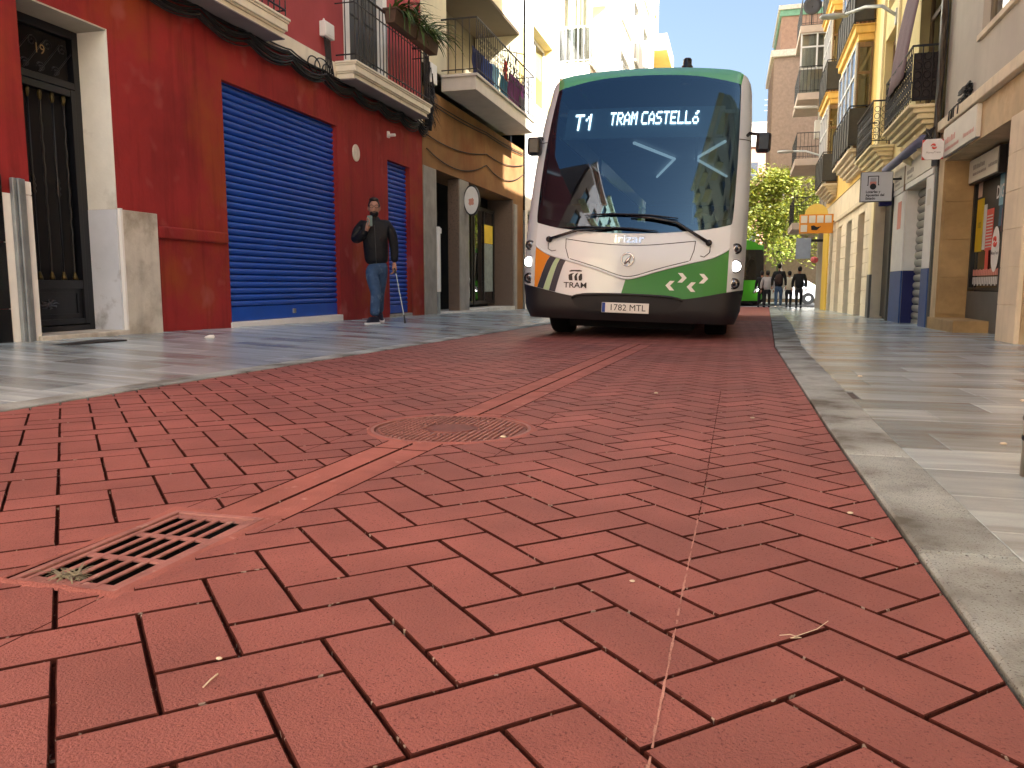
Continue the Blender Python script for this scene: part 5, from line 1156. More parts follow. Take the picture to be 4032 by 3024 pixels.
# lamps on the facades
def wall_lamp(s, z, x1, ds, label, fr=RM):
    t = thing('street_lamp', label, 'street lamp', (0, s, z), fr); a = MB(); a.tube([(0, s, z), (-.3, s, z+.22), (x1*.6, s+ds*.5, z+.42), (x1, s+ds, z+.48)], .035, 8); a.build('arm', M('lamp_grey', (.5, .52, .5), .4, .05, 5, metal=.3), t, smooth=True)
    h = MB(); h.lathe([(.01, -.3), (.09, -.25), (.11, 0), (.07, .28), (.01, .3)], (0, 0, 0), 12, 'x'); h.map(lambda x, y, z_: (x1+x*1.0-.2, s+ds+y, z+.47+z_*.55)); h.build('lamp_head', M('lamp_grey', (0, 0, 0)), t, smooth=True); rbox(-.05, .02, s-.06, s+.06, z-.15, z+.15).build('wall_plate', M('lamp_grey', (0, 0, 0)), t)
wall_lamp(18.0, 5.85, -.9, 1.2, 'pale grey lamp arm high on the yellow house'); wall_lamp(31.5, 5.0, -1.3, .4, 'pale grey street lamp on a long arm at the end of the glazed balcony house')
# orange shop sign, red lamp etc. further along
os_ = thing('shop_sign', 'yellow and orange projecting food shop sign with a domed top', 'sign', (-.7, 28.2, 2.2), RM)
rbox(-1.1, -.05, 28.2, 28.35, 2.22, 2.84).build('box', M('sign_orange', (.70, .27, .02), .5, .05, 4), os_, bev=.01)
MB().prism([(-.58+.36*cos(pi*k/14), 28.22, 2.845+.34*sin(pi*k/14)) for k in range(15)], (0, .1, 0)).build('dome', M('sign_yellow', (.78, .55, .12), .5, .05, 4), os_)
for k in range(4): rbox(-1.06+k*.25, -.86+k*.25, 28.185, 28.199, 2.56, 2.80).build('white_square', SIGNW, os_)
rbox(-1.06, -.86, 28.185, 28.199, 2.27, 2.5).build('white_square', SIGNW, os_); t = MB(); t.add([(-.72, 28.19, 2.33), (-.55, 28.19, 2.32), (-.42, 28.19, 2.45), (-.55, 28.19, 2.42), (-.65, 28.19, 2.48), (-.74, 28.19, 2.46)], [[0, 1, 2, 3, 4, 5]]); t.build('black_bird', INK, os_)
t = MB(); t.tube([(-.05, 28.28, 2.6), (.05, 28.28, 2.6)], .03); t.build('bracket', BLACK_IRON, os_)
bl2 = thing('shop_blind', 'faded blue shop sign board beyond the orange sign', 'sign', (-.3, 33.2, 2.1), RM); rbox(-.9, -.35, 33.3, 33.36, 1.55, 2.35).build('panel', M('blue_grey_panel', (.28, .33, .42), .6, .1, 4), bl2, bev=.01); rbox(-.35, .3, 33.3, 33.34, 2.2, 2.3).build('arm', BLACK_IRON, bl2)
rl = MB(); rl.lathe([(.01, 0), (.11, .04), (.15, .13), (.12, .22), (.01, .26)], (-.25, 32.6, 1.35), 14); rl.build('lantern', M('pink_red_globe', (.62, .12, .13), .4, .05, 4), smooth=True, label='round pink-red lantern hanging by the shop entrance', cat='lantern', base=(-.25, 32.6, 1.35), fr=RM)
# ---------------- taupe block with open balconies
tb = thing('taupe_apartment_block', 'taupe apartment block with open side balconies and a white glazed bay', 'building', (.5, 33, gz(33)), RM)
TAU = M('taupe_render', (.42, .36, .31), .8, .08, 2, .15, 30); PINKB = M('pale_pink_slab', (.55, .45, .37), .8, .08, 3, .1, 30)
rbox(.25, 9, 32.1, 38.0, -.8, 18).build('block', TAU, tb)
fl_z = [3.0, 5.5, 8.02, 10.55, 13.1]
for k, z in enumerate(fl_z):
    m = MB(); m.box(-1.05, .249, 34.0, 37.4, z-.26, z); b = m.build('balcony', PINKB, tb, bev=.01)
    if k == 2:
        fm = MB()
        for x in (-.98, -.4, .17): fm.box(x-.03, x+.03, 34.1, 34.16, z+.9, z+2.28)
        for zz in (z+.93, z+1.75, z+2.26): fm.box(-.98, .2, 34.1, 34.16, zz-.03, zz+.03)
        gfo = fm.build('white_glazing', ALU, tb); MB().poly([(-.98, 34.13, z), (.2, 34.13, z), (.2, 34.13, z+2.28), (-.98, 34.13, z+2.28)]).build('pane', GLASS, gfo); rbox(-.95, .2, 34.5, 34.52, z, z+2.28).build('curtain', M('pale_curtain', (0, 0, 0)), gfo)
    railing(b, .249, -1, 34.0, 37.4, z, 1.28, 1.0, .14, BLACK_IRON, .01)
dsh = thing('satellite_dish', 'dark satellite dish on the upper taupe balcony', 'satellite dish', (-.7, 34.2, 10.5), RM); t = MB(); t.lathe([(.01, .06), (.2, .04), (.34, 0), (.34, -.02), (.2, .02), (.01, .04)], (-.65, 33.95, 11.25), 20, 'y'); t.build('dish', M('dish_grey', (.06, .06, .065), .6, .1, 5), dsh, smooth=True); t = MB(); t.tube([(-.65, 34.0, 11.25), (-.65, 34.1, 10.55)], .03); t.build('mast', BLACK_IRON, dsh)
ac = thing('air_conditioner', 'white air conditioner beside the satellite dish', 'air conditioner', (0, 34.2, 10.3), RM); rbox(-.22, .2, 34.15, 34.4, 10.56, 10.95).build('case', WHITE_PAINT, ac, bev=.02); t = MB(); t.lathe([(.16, 0), (.16, -.02), (.01, -.02)], (-.01, 34.148, 10.75), 16, 'y'); t.build('fan_grille', BLACK_IRON, ac)
bo_ = thing('boiler', 'white wall boiler with a flue on the middle taupe balcony', 'boiler', (0, 34.3, 5.6), RM); rbox(-.35, -.02, 34.2, 34.5, 6.3, 7.0).build('case', SIGNW, bo_, bev=.02); t = MB(); t.tube([(-.18, 34.35, 7.0), (-.18, 34.35, 7.45), (-.3, 34.3, 7.52), (-1.15, 34.2, 7.52)], .06, 8); t.build('flue', SIGNW, bo_, smooth=True)
# ---------------- far blocks
bk_ = thing('brick_block', 'brown brick block with a tiled parapet behind the taupe balconies', 'building', (2.2, 44, gz(44)))
BRK = M('brown_brick', (.24, .175, .14), .85, .15, 6, .2, 60); rb_ = MB(); rb_.box(2.05, 14, 52.2, 60, -1.2, 14.2); rb_.build('wall', BRK, bk_)
rbb = MB(); z = -.4
while z < 14: rbb.box(2.03, 2.05, 52.3, 60, z, z+.09); z += .2
rbb.build('brick_courses', BRK, bk_, kind='stuff'); MB().box(1.85, 14, 52.0, 60.2, 14.2, 14.6).build('tiled_coping', M('pale_tile', (.5, .48, .42), .8, .2, 8), bk_, bev=.03); MB().box(2.4, 14, 52.4, 60, 14.6, 16.6).build('attic', M('brick_orange', (.30, .19, .14), .85, .15, 6), bk_); MB().box(2.3, 14, 52.3, 60.1, 16.6, 16.95).build('green_fascia', M('green_stripe', (.14, .30, .2), .6, .2, 4), bk_); MB().box(2.2, 14, 52.2, 60.2, 16.95, 17.2).build('coping', M('pale_tile', (0, 0, 0)), bk_)
for k in range(4): window(bk_, 2.05, -1, 54, 56, 1.5+k*3, 3.2+k*3, ALU)
sa = thing('salmon_block', 'distant salmon apartment block above the tree', 'building', (0, 78, -1)); MB().box(-14, 18, 78, 90, -1.2, 13.2).build('wall', M('salmon_brick', (.50, .27, .19), .85, .1, 3), sa); MB().box(-14.2, 18.2, 77.8, 90, 13.2, 13.6).build('roof_edge', M('pale_tile', (0, 0, 0)), sa)
for i in range(9):
    for k in range(4): w_ = MB(); w_.box(-13+i*3.4, -11.6+i*3.4, 77.95, 78.05, 1.2+k*3, 2.8+k*3); w_.build('window', M('far_window', (.08, .09, .11), .15, 0, spec=.6), sa)
ph = thing('white_penthouse', 'small white rooftop hut on the distant salmon block', 'building', (2, 80, 13.6)); MB().box(.8, 3.4, 80, 84, 13.6, 15.6).build('hut', LW, ph); MB().box(.7, 3.5, 79.9, 84.1, 15.6, 15.75).build('roof', LW, ph); t = MB(); t.tube([(2.9, 82, 15.7), (2.9, 82, 18.6)], .04); [t.tube([(2.5, 82, zz), (3.3, 82, zz)], .025) for zz in (17.2, 17.7, 18.2)]; t.build('aerial', M('lamp_grey', (0, 0, 0)), ph)
# ---------------- the street behind the camera (seen in the bus windscreen, shades the paving)
def block(name, label, x0, x1, y0, y1, h, mat, n, c, seed):
    t = thing(name, label, 'building', (c, y0, gz(y0))); r = random.Random(seed); H_ = []
    nf = int((h-3.6)/3.1); y = y0+.8
    while y+1.3 < y1:
        for f in range(nf): H_.append((y, y+1.2, 4.2+f*3.1, 6.2+f*3.1))
        y += 2.9
    m = MB(); wall(m, c, n, y0, y1, -1, h, H_, .2); m.build('wall', mat, t); MB().box(x0, x1, y0, y1, -1, h-.05).build('inner_block', mat, t); MB().box(min(c, c+n*.35), max(c, c+n*.35), y0, y1, h-.2, h+.1).build('cornice', mat, t)
    for h_ in H_:
        w_ = MB(); w_.box(c-n*.15, c-n*.12, h_[0], h_[1], h_[2], h_[3]); w_.build('window', M('back_window', (.05, .06, .075), .1, 0, spec=.6), t)
        if r.random() < .7: b = MB(); b.box(c, c+n*.4, h_[0]-.3, h_[1]+.3, h_[2]-.3, h_[2]-.15); b.build('balcony', YELM, t)
block('beige_house', 'tall beige house on the right side behind the viewpoint', 3.05, 12, -4.5, 7.35, 20, STONEL, -1, 2.8, 1)
block('salmon_house', 'salmon house on the left side behind the viewpoint', -14, -5.75, -3, 2.95, 15, M('salmon_stucco', (.58, .30, .22), .8, .1, 2), 1, -5.5, 3)
block('yellow_square_house', 'tall yellow house on the left at the open square behind the viewpoint', -14, -5.75, -14, -3.05, 17, M('pale_yellow_stucco', (.66, .60, .42), .8, .1, 2), 1, -5.5, 2)
sq = MB(); sq.box(-40, 40, -60, -6.2, -1.1, gz(-6)-.03); sq.build('square', M('pale_square_paving', (.56, .53, .45), .7, .12, 2), kind='structure')
block('added_shade_tower', 'unseen tall tower added on the right to shade the brick block', 24.8, 37, 36, 48, 35, GREYR, -1, 24.6, 7)  # unseen tower, added to keep the sun off the brown brick wall
block('far_left_corner_block', 'cream block across the cross street on the left', -30, -6.3, 52.1, 70, 14, LW, 1, -6, 5)
# bollard at the right edge
bd = thing('bollard', 'steel bollard with dark rings at the right edge of the pavement', 'bollard', (.845, 2.45, gz(2.45))); t = MB(); t.lathe([(.05, -.02), (.05, .72), (.043, .74), (.043, .76), (.05, .78), (.05, .88), (.03, .93), (.005, .94)], (.845, 2.45, gz(2.45)), 24); t.build('post', M('bollard_steel', (.34, .30, .22), .35, .15, 8, metal=.7), bd, smooth=True)
for z in (.10, .155): t = MB(); t.lathe([(.0505, z), (.0525, z+.003), (.0525, z+.012), (.0505, z+.015)], (.845, 2.45, gz(2.45)), 24); t.build('dark_ring', BLACK_IRON, bd)
# ================================================================== people
def skin(name, chains, mat, par, sub=2, base_root=0):
    """chains: lists of (x, y, z, r[, r2]) ; chains starting with an int continue from that vertex of the first chain"""
    vs, rs, es = [], [], []
    for ch in chains:
        prev = None
        for p in ch:
            if isinstance(p, int): prev = p; continue
            vs.append(p[:3]); rs.append((p[3], p[4] if len(p) > 4 else p[3])); i = len(vs)-1
            if prev is not None: es.append((prev, i))
            prev = i
    me = bpy.data.meshes.new(name); me.from_pydata(vs, es, []); o = bpy.data.objects.new(name, me); COL.objects.link(o)
    sk = o.modifiers.new('skin', 'SKIN'); sk.use_smooth_shade = True
    for v, r in zip(me.skin_vertices[0].data, rs): v.radius = r
    me.skin_vertices[0].data[base_root].use_root = True
    ss = o.modifiers.new('sub', 'SUBSURF'); ss.levels = ss.render_levels = sub
    dg = bpy.context.evaluated_depsgraph_get(); em = bpy.data.meshes.new_from_object(o.evaluated_get(dg)); bpy.data.objects.remove(o)
    em.materials.clear(); em.materials.append(mat)
    for p in em.polygons: p.use_smooth = True
    q = bpy.data.objects.new(name, em); em.name = name; COL.objects.link(q); q.parent = par; return q
def ellip(mb, c, r, n=14, m=10, f=None):
    vs = []; 
    for i in range(m+1):
        t = pi*i/m
        for j in range(n):
            a = 2*pi*j/n; p = Vector((r[0]*sin(t)*cos(a), r[1]*sin(t)*sin(a), r[2]*cos(t)))
            if f: p = Vector(f(*p))
            vs.append((c[0]+p.x, c[1]+p.y, c[2]+p.z))
    return mb.add(vs, [[i*n+j, i*n+(j+1) % n, (i+1)*n+(j+1) % n, (i+1)*n+j] for i in range(m) for j in range(n)])
def raw(mb, name, mat, par, smooth=True):
    me = mb.mesh(name); me.materials.append(mat); o = bpy.data.objects.new(name, me); COL.objects.link(o); o.parent = par
    for p in me.polygons: p.use_smooth = smooth
    return o
SKIN = M('skin', (.42, .22, .15), .55, .08, 12, spec=.3); HAIR = M('dark_hair', (.012, .009, .008), .6, .3, 60, .3, 200)
def man_root(name, label, x, y, z, rot, group=None):
    o = bpy.data.objects.new(name, None); COL.objects.link(o); o.matrix_world = Matrix.Translation((x, y, z)) @ Matrix.Rotation(rot, 4, 'Z'); return props(o, label, 'person', group)
# --- the man with the phone and the stick; local x to image right, y away from the viewer
zm = zl(-4.85, 10.3)
man = man_root('person', 'man in black jacket and jeans holding a phone to his chin, walking with a stick', -4.85, 10.3, zm, radians(25))
HX = .0
# body: head with face, neck, both hands (covered rest is inside the clothes)
head = MB()
def hf(x, y, z):
    w = 1-.22*max(0, -z/.125)**1.5; f = 1.0
    yy = y*(1.0 if y > 0 else .94)
    if y < 0: yy -= .012*exp(-((x/.018)**2+((z+.012)/.03)**2))*1.6+.004*exp(-((x/.05)**2+((z+.085)/.02)**2)); yy += .008*exp(-(((abs(x)-.033)/.018)**2+((z-.012)/.014)**2))
    return (x*w, yy, z)
ellip(head, (HX, -.02, 1.605), (.078, .10, .125), 24, 18, hf)
for s in (1, -1): ellip(head, (HX+s*.079, -.005, 1.60), (.012, .022, .033), 8, 6)
# neck, hands joined to the same mesh
def limb(mb, pts, n=10): mb.tube([p[:3] for p in pts], [p[3] for p in pts], n)
limb(head, [(HX, 0, 1.42, .06), (HX, -.002, 1.5, .055), (HX, -.01, 1.55, .055)])
def hand(mb, c, ax, up, th, curl=.5, s=1., k=1):
    """palm and five bent fingers; ax along the fingers, up = back of the hand, th = thumb side"""
    c = Vector(c); ax = Vector(ax).normalized(); th = Vector(th).normalized(); up = ax.cross(th).normalized()*k
    limb(mb, [(*(c-ax*.075), .026*s), (*(c-ax*.03), .030*s), (*(c), .036*s), (*(c+ax*.035), .034*s), (*(c+ax*.045), .02*s)], 10)
    for i, L_ in enumerate((.072, .08, .075, .058)):
        b = c+ax*.035+th*(.030-.02*i); d = ax.copy(); p = b; pts = [(*p, .0098)]
        for q in range(3): d = (d-up*curl*(.55+.25*q)).normalized(); p = p+d*L_*(.42, .33, .25)[q]; pts.append((*p, (.0092, .0085, .007)[q]))
        limb(mb, pts, 6)
    b = c-ax*.03+th*.03; p = b; d = (ax*.6+th*.8).normalized(); pts = [(*p, .013)]
    for q in range(2): p = p+d*.036; pts.append((*p, (.0115, .009)[q])); d = (d+ax*.5-up*.25).normalized()
    limb(mb, pts, 6)
hand(head, (-.085, -.235, 1.345), (.35, -.15, 1), (0, 1, 0), (.2, -.75, .3), .75)
hand(head, (.265, -.03, .775), (.0, -.25, -1), (1, 0, 0), (-.2, -1, .1), .95, k=-1)
raw(head, 'body', SKIN, man)
# hair and beard
hr = MB(); ellip(hr, (HX, -.005, 1.625), (.084, .106, .122), 22, 14, lambda x, y, z: (x, y if y > -.072 or z > .07 else -.072, max(z, -.05 if y > .02 else (.052 if abs(x) < .06 else -.0))))
ellip(hr, (HX, -.03, 1.715), (.066, .078, .035), 14, 8); raw(hr, 'hair', HAIR, man)
bd_ = MB(); ellip(bd_, (HX, -.055, 1.525), (.062, .062, .05), 16, 10, lambda x, y, z: (x, y, min(z, .012 if abs(x) < .03 else .03))); ellip(bd_, (HX, -.112, 1.548), (.027, .008, .006), 10, 6); raw(bd_, 'beard', HAIR, man)
gl_ = MB()
for s in (1, -1): gl_.tube([(HX+s*.036+.028*cos(k*.5236), -.119-.0, 1.617+.021*sin(k*.5236)) for k in range(13)], .0035, 5); gl_.tube([(HX+s*.064, -.118, 1.622), (HX+s*.08, -.04, 1.618), (HX+s*.081, .01, 1.612)], .003, 5)
gl_.tube([(HX-.01, -.122, 1.622), (HX+.01, -.122, 1.622)], .003, 5); raw(gl_, 'glasses', BLACK_IRON, man)
JACK = M('black_jacket', (.004, .004, .005), .7, .3, 14, 1., 16); JEAN = M('blue_jeans', (.035, .075, .15), .85, .3, 9, 1., 18, alpha_col=((.15, .22, .31), 7., .54, .72))
skin('jacket', [[(.02, 0, .80, .155, .12), (.02, 0, .92, .185, .14), (.01, 0, 1.10, .185, .14), (.0, 0, 1.28, .19, .135), (.0, 0, 1.385, .135, .11), (.0, .005, 1.455, .075, .075), (0, 0, 1.50, .072, .072)],
                [3, (-.17, 0, 1.37, .082), (-.225, -.0, 1.30, .08), (-.275, -.03, 1.15, .072), (-.20, -.14, 1.185, .066), (-.115, -.225, 1.285, .05)],
                [3, (.18, 0, 1.37, .082), (.235, 0, 1.28, .078), (.268, .0, 1.10, .068), (.272, -.01, .94, .06), (.268, -.02, .845, .052)]], JACK, man)
jc = MB(); jc.tube([(.015, -.158, .83), (.012, -.165, 1.0), (.005, -.16, 1.2), (0, -.14, 1.36)], .005, 5); raw(jc, 'zip', M('zip_grey', (.05, .05, .05), .4, 0), man)
skin('jeans', [[(.02, 0, .90, .145, .115), (.02, 0, .82, .15, .12)],
               [1, (-.05, -.03, .74, .112), (-.03, -.11, .58, .098), (.005, -.17, .44, .08), (-.01, -.20, .28, .073), (-.025, -.25, .10, .070)],
               [1, (.085, .02, .74, .105), (.07, .08, .58, .095), (.05, .13, .44, .078), (.045, .25, .28, .07), (.045, .37, .14, .066)]], JEAN, man)
SHOE = M('navy_shoe', (.012, .014, .025), .6, .2, 12); SOLE = M('white_sole', (.7, .69, .66), .6, .05, 8)
for x0_, y0_, rot, lift in ((-.03, -.26, radians(-32), 0), (.05, .38, radians(10), .32)):
    for nm, mt, z0_, z1_, kx in (('shoe', SHOE, .02, .1, 1.0), ('shoe_sole', SOLE, 0, .026, 1.08)):
        m = MB(); prof = [(-.045, .075), (-.05, .0), (-.045, -.1), (-.025, -.19), (.0, -.205), (.025, -.19), (.045, -.1), (.05, .0), (.045, .075), (.02, .10), (-.02, .10)]
        m.prism([(x*kx, y*kx, z0_) for x, y in prof], (0, 0, z1_-z0_))
        if nm == 'shoe': m.v = [(x*(.75 if z > .05 else 1), (y*.6+.02 if z > .05 else y), z+(.0 if z < .05 else -.0)) for x, y, z in m.v]
        m.map(lambda x, y, z: (x, y, z+max(0, y+.13)*lift)); m.map(lambda x, y, z: (x0_+x*cos(rot)-y*sin(rot), y0_+x*sin(rot)+y*cos(rot), z)); raw(m, nm, mt, man, False)
MW = man.matrix_world
def mp_(x, y, z): return MW @ Vector((x, y, z))
ph_ = MB(); ph_.box(-.095, -.025, -.275, -.265, 1.335, 1.48); po_ = ph_.mesh('phone'); po_.materials.append(M('phone_green', (.10, .16, .15), .35, .05, 8)); o = bpy.data.objects.new('phone', po_); COL.objects.link(o); o.matrix_world = MW; props(o, 'grey-green phone held at the chin of the man in black', 'phone'); m_ = o.modifiers.new('bevel', 'BEVEL'); m_.width = .006; m_.segments = 3
ck = thing('walking_stick', 'thin grey walking stick with black tip held by the man', 'walking stick', tuple(mp_(.38, -.1, 0)))
t = MB(); t.tube([mp_(.262, -.06, .775), mp_(.285, -.06, .70)], .014, 8); t.build('handle', BLACK_IRON, ck); t = MB(); t.tube([mp_(.285, -.06, .70), mp_(.385, -.10, .12)], .008, 8); t.build('shaft', M('stick_grey', (.4, .45, .48), .35, .05, metal=.6), ck); t = MB(); t.tube([mp_(.385, -.10, .12), mp_(.40, -.105, 0.0)], [.009, .016], 8); t.build('tip', BLACK_IRON, ck)
# --- the group at the far end, seen from behind
def walker(label, u_x, y, rot, top, legs, hgt=1.72, hair=HAIR, seed=0, bag=None, skirt=0):
    k = hgt/1.72; z0 = gz(y); r_ = man_root('person', label, u_x, y, z0, rot, 'people walking at the end of the street'); st = .16
    b = MB(); ellip(b, (0, 0, 1.60*k), (.08, .1, .125), 12, 9); limb(b, [(0, 0, 1.4*k, .05), (0, 0, 1.55*k, .05)], 8)
    for s in (1, -1): hand(b, (s*.27, -.04*s, .76*k), (0, -.1, -1), (1, 0, 0), (0, -1, 0), .5)
    raw(b, 'body', SKIN, r_); h = MB(); ellip(h, (0, .015, 1.62*k), (.092, .108, .125), 12, 9, lambda x, y, z: (x, y, max(z, -.10 if y > 0 else .03))); raw(h, 'hair', hair, r_)
    skin('coat', [[(0, 0, .80*k, .16, .12), (0, 0, .95*k, .185, .14), (0, 0, 1.15*k, .19, .14), (0, 0, 1.33*k, .18, .13), (0, 0, 1.43*k, .07, .07)], [3, (-.18, 0, 1.36*k, .08), (-.26, .02, 1.1*k, .065), (-.27, .0, .86*k, .05)], [3, (.18, 0, 1.36*k, .08), (.26, -.02, 1.1*k, .065), (.27, -.03, .86*k, .05)]], top, r_, 1)
    skin('trousers', [[(0, 0, .88*k, .14, .11), (0, 0, .80*k, .15, .12)], [1, (-.09, 0, .72*k, .095), (-.09, -st*.5, .45*k, .07), (-.09, -st*.6, .1*k, .055)], [1, (.09, 0, .72*k, .095), (.09, st*.3, .45*k, .07), (.09, st, .1*k, .055)]], legs, r_, 1)
    for s in (-1, 1): f = MB(); y_ = -st*.6 if s < 0 else st; ellip(f, (s*.09, y_-.05, .045), (.05, .13, .05), 10, 6); raw(f, 'shoe', SOLE if seed == 1 else SHOE, r_)
    if bag: bg_ = MB(); ellip(bg_, bag[0], bag[1], 10, 8); raw(bg_, 'bag', bag[2], r_)
    return r_
CB_ = M('black_coat', (.008, .008, .009), .8, .2, 10); CG = M('grey_sweater', (.45, .43, .42), .9, .1, 10); CK = M('cream_sweater', (.55, .50, .38), .9, .1, 10); JN2 = M('dark_trousers', (.012, .012, .015), .85, .2, 10)
walker('man in a black coat walking away closest to the shopfronts', 2.72, 35.0, radians(178), CB_, JN2, 1.72)
walker('tall man in a black jacket, jeans and white shoes walking away', 1.9, 34.8, radians(175), CB_, JEAN, 1.85, seed=1, bag=((.0, .17, 1.2), (.16, .09, .22), M('backpack', (.03, .015, .012), .8, .2, 10)))
walker('woman in a pale grey sweater walking ahead of the tall man', 1.55, 37.2, radians(172), CG, JN2, 1.62)
walker('woman in a cream sweater between the two men in black', 2.48, 37.4, radians(180), CK, JN2, 1.6)
walker('dark-clad person at the left of the far group', 1.32, 37.6, radians(165), CB_, JN2, 1.62)

# ================================================================== green bus, cars and tree at the cross street
GB = M('city_bus_green', (.06, .33, .015), .3, .04, 3, coat=.4); gbz = gz(40)
gb = thing('city_bus', 'green city bus with rounded roof front standing at the end of the street', 'bus', (.2, 40.2, gbz)); gx = .22
def gout(z):   # half width of the front at height z
    return interp(z, [(.25, 1.12), (.5, 1.22), (1.2, 1.27), (2.6, 1.25), (2.9, 1.1), (3.1, .8), (3.22, .3), (3.26, 0)])
def gsk(z0, z1, name, mat, y0=40.2, n=8, par=gb, off=0):
    m = MB(); zz = [z0+(z1-z0)*k/n for k in range(n+1)]; K = 12
    def P(z, q): h = gout(z); x = -h+2*h*q/K; return (gx+x, y0-off+.35*(abs(x)/1.27)**3+.25*max(0, (z-1.2)/2)**2, gbz+z)
    for a, b in zip(zz, zz[1:]):
        for q in range(K): m.poly([P(a, q), P(a, q+1), P(b, q+1), P(b, q)])
    o = m.build(name, mat, par); weld(o); return o
gsk(.25, 1.25, 'front_panel', GB); gsk(1.25, 2.72, 'windscreen', M('bus_screen_dark', (.014, .012, .008), .05, 0, spec=.7)); gsk(2.72, 3.255, 'roof_dome', GB)
m = MB(); m.box(gx-1.25, gx+1.25, 40.65, 51.5, gbz+.3, gbz+2.95); m.build('body', GB, gb, bev=.08); m = MB(); m.box(gx-1.1, gx+1.1, 40.6, 51.4, gbz+.12, gbz+.3); m.build('underbody', BUSBLACK, gb)
for s in (1, -1):
    h = MB(); h.prism([(gx+s*.80, 40.16+.1, gbz+.62), (gx+s*1.14, 40.3+.12, gbz+.75), (gx+s*1.2, 40.34+.12, gbz+1.05), (gx+s*.95, 40.2+.12, gbz+.95)], (0, -.06, 0)); hl = h.build('headlamp', BUSBLACK, gb); h = MB(); h.tube([(gx+s*.9, 40.17, gbz+.70), (gx+s*1.05, 40.2, gbz+.78), (gx+s*1.1, 40.24, gbz+.98)], .035, 6); h.build('light_strip', EM('daytime_light', (1, 1, .95), 3.), hl)
    for yy in (42.6, 48.6): w_ = MB(); w_.lathe([(.2, 0), (.45, 0), (.46, .26), (.2, .27)], (gx+s*1.0-.13, yy, gbz+.46), 18, 'x'); w_.build('wheel', RUBBER, gb)
cr_ = thing('parked_car', 'white hatchback parked at the cross street beyond the walkers', 'car', (2.6, 45, gz(45))); cz = gz(45)-.01
pr_ = [(-2.0, .3), (-2.05, .75), (-1.2, .92), (-.6, 1.42), (.9, 1.45), (1.75, .95), (2.0, .85), (2.02, .3)]
m = MB(); m.prism([(2.6+x, 44.2, cz+z) for x, z in pr_], (0, 1.7, 0)); m.build('body', M('car_white', (.75, .75, .75), .25, .02, coat=.6), cr_, bev=.06, seg=3)
for a, b in ((-.95, -.0), (.08, 1.2)): m = MB(); m.prism([(2.6+a, 44.185, cz+.95), (2.6+b, 44.185, cz+.95), (2.6+b-.25, 44.185, cz+1.35), (2.6+a+.3, 44.185, cz+1.35)], (0, .02, 0)); m.build('window', M('car_glass', (.02, .025, .03), .05, 0, spec=.7), cr_)
for x in (-1.25, 1.3): m = MB(); m.lathe([(.16, 0), (.31, .0), (.32, .2), (.16, .2)], (2.6+x, 44.17, cz+.32), 18, 'y'); wl_ = m.build('wheel', RUBBER, cr_); m = MB(); m.lathe([(.17, .02), (.12, -.005), (.01, -.005)], (2.6+x, 44.17, cz+.32), 14, 'y'); m.build('rim', BUSSILVER, wl_)
def tree(label, x, y, h, rad, nl, seed, cz=.62, name='plane_tree'):
    r = random.Random(seed); t = thing(name, label, 'tree', (x, y, gz(40))); z0 = gz(40); tr = MB()
    tr.tube([(x, y, z0), (x+.05, y, z0+h*.2), (x-.05, y+.1, z0+h*.42), (x+.1, y, z0+h*.7)], [.22, .18, .14, .05], 9); tips = []
    for k in range(9):
        a = r.uniform(0, 6.28); zb = z0+h*r.uniform(.25, .5); L_ = rad*r.uniform(.6, .95); e = (x+cos(a)*L_, y+sin(a)*L_, zb+h*r.uniform(.15, .4)); tr.tube([(x, y, zb), (x+cos(a)*L_*.4, y+sin(a)*L_*.4, zb+h*.12), e], [.07, .05, .02], 6); tips.append(e)
    tr.build('trunk', M('plane_bark', (.12, .10, .075), .9, .3, 5, .4, 20), t, smooth=True)
    cl = [(x+r.gauss(0, .38)*rad, y+r.gauss(0, .38)*rad, z0+h*(cz+r.gauss(0, .17)), rad*r.uniform(.16, .34)) for _ in range(60)]+[(*e, rad*.3) for e in tips]
    L1, L2 = MB(), MB()
    for k in range(nl):
        c = cl[r.randrange(len(cl))]; d = Vector((r.gauss(0, 1), r.gauss(0, 1), r.gauss(0, .8))).normalized()*c[3]*r.uniform(.5, 1.05); p = Vector(c[:3])+d
        n_ = Vector((r.gauss(0, .7), r.gauss(0, .7), 1)).normalized(); a = n_.orthogonal().normalized(); b = n_.cross(a); s = r.uniform(.07, .15); q = r.uniform(0, 6.28); A = a*cos(q)+b*sin(q); B = n_.cross(A)
        (L1 if k % 3 else L2).add([p-A*s, p+B*s*.6-n_*s*.2, p+A*s, p-B*s*.6-n_*s*.2], [[0, 1, 2, 3]])
    L1.build('crown', LEAFT, t, kind='stuff'); L2.build('crown_leaves', LEAFT2, t, kind='stuff')
def leafmat(n, c):
    m = M(n, c, .5, .2, 5, rnd=.4, isl=True); b = m.node_tree.nodes['Principled BSDF']; b.inputs['Transmission Weight'].default_value = 0
    t = m.node_tree; tl = t.nodes.new('ShaderNodeBsdfTranslucent'); tl.inputs[0].default_value = (c[0]*1.6, c[1]*1.5, c[2]*.6, 1); mx = t.nodes.new('ShaderNodeMixShader'); mx.inputs[0].default_value = .35
    t.links.new(b.outputs[0], mx.inputs[1]); t.links.new(tl.outputs[0], mx.inputs[2]); t.links.new(mx.outputs[0], t.nodes['Material Output'].inputs[0]); return m
LEAFT = leafmat('tree_leaf', (.17, .20, .04)); LEAFT2 = leafmat('tree_leaf_yellow', (.26, .25, .06))
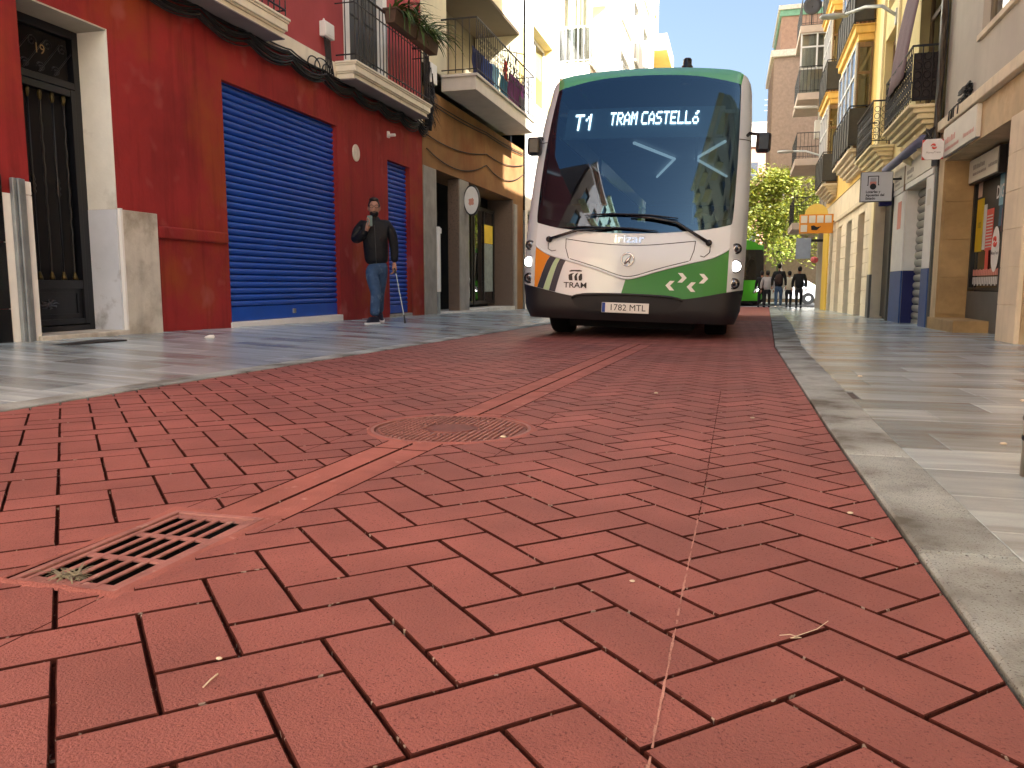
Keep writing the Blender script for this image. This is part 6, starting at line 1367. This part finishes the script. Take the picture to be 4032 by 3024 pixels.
tree('leafy yellow-green plane tree right behind the walkers', 2.7, 50.3, 9.3, 3.6, 15000, 4, .55); tree('second plane tree half hidden by the tram bus', -.8, 55, 9.0, 3.4, 7000, 9, .55); tree('darker plane tree behind the first at the cross street', 4.8, 55.5, 8.0, 3.6, 6000, 13, .5)
# ================================================================== specks on the paving
rr = random.Random(21); CR = M('dry_debris', (.62, .55, .42), .8, .3, 20)
for k, (x, y) in enumerate([(-.66, .88), (-.42, .665), (.28, 1.9), (-.35, 4.0), (.1, 3.3), (.78, 5.2), (1.35, 4.2), (.9, 2.95), (-.75, 2.6), (-.15, 1.33)]):
    s = rr.uniform(.003, .007)*(1.8 if y > 2.5 else 1); m = MB(); ellip(m, (x, y, gz(y)+s*.45+.001), (s*1.3, s, s*.5), 8, 5)
    where = ('beside the brick with the twig', 'at the bottom edge of the paving', 'near the right kerb', 'in front of the tram bus', 'right of the manhole cover', 'on the right pavement near the kerb', 'in the middle of the right pavement', 'on the right kerb beside the bollard', 'just beyond the manhole cover', 'on the construction seam')[k]
    m.build('crumb', CR, label='tiny pale crumb of litter '+where, cat='litter', base=(x, y, gz(y)), smooth=True)
tw = MB(); tw.tube([(-.635, .842, gz(.84)+.002), (-.633, .825, gz(.82)+.003), (-.632, .808, gz(.8)+.001)], .0012, 5); tw.build('twig', CR, label='short dry twig lying in a joint at lower left', cat='twig', base=(-.65, .83, 0))
th_ = MB(); th_.tube([(.085, 1.165, gz(1.1)+.003), (.10, 1.17, gz(1.1)+.004), (.115, 1.165, gz(1.1)+.003), (.10, 1.16, gz(1.1)+.003), (.14, 1.20, gz(1.1)+.004), (.16, 1.24, gz(1.2)+.003)], .0006, 5); th_.build('thread', CR, label='pale curled thread on the pavers right of the seam', cat='litter', base=(.1, 1.17, 0))
lf = MB(); r_ = random.Random(2)
for k in range(60): a = r_.uniform(0, 6.28); blade_leaf(lf, (-1.13+r_.gauss(0, .012), 1.10+r_.gauss(0, .012), gz(1.1)-.004), (cos(a), sin(a), r_.uniform(.1, .9)), r_.uniform(.015, .045), .0012, .25, 3)
lf.build('dry_weed', M('dry_grass', (.20, .19, .13), .9, .3, 30), label='tuft of dry weed caught in the near slots of the drain grate', cat='weed', base=(-1.13, 1.1, gz(1.1)))
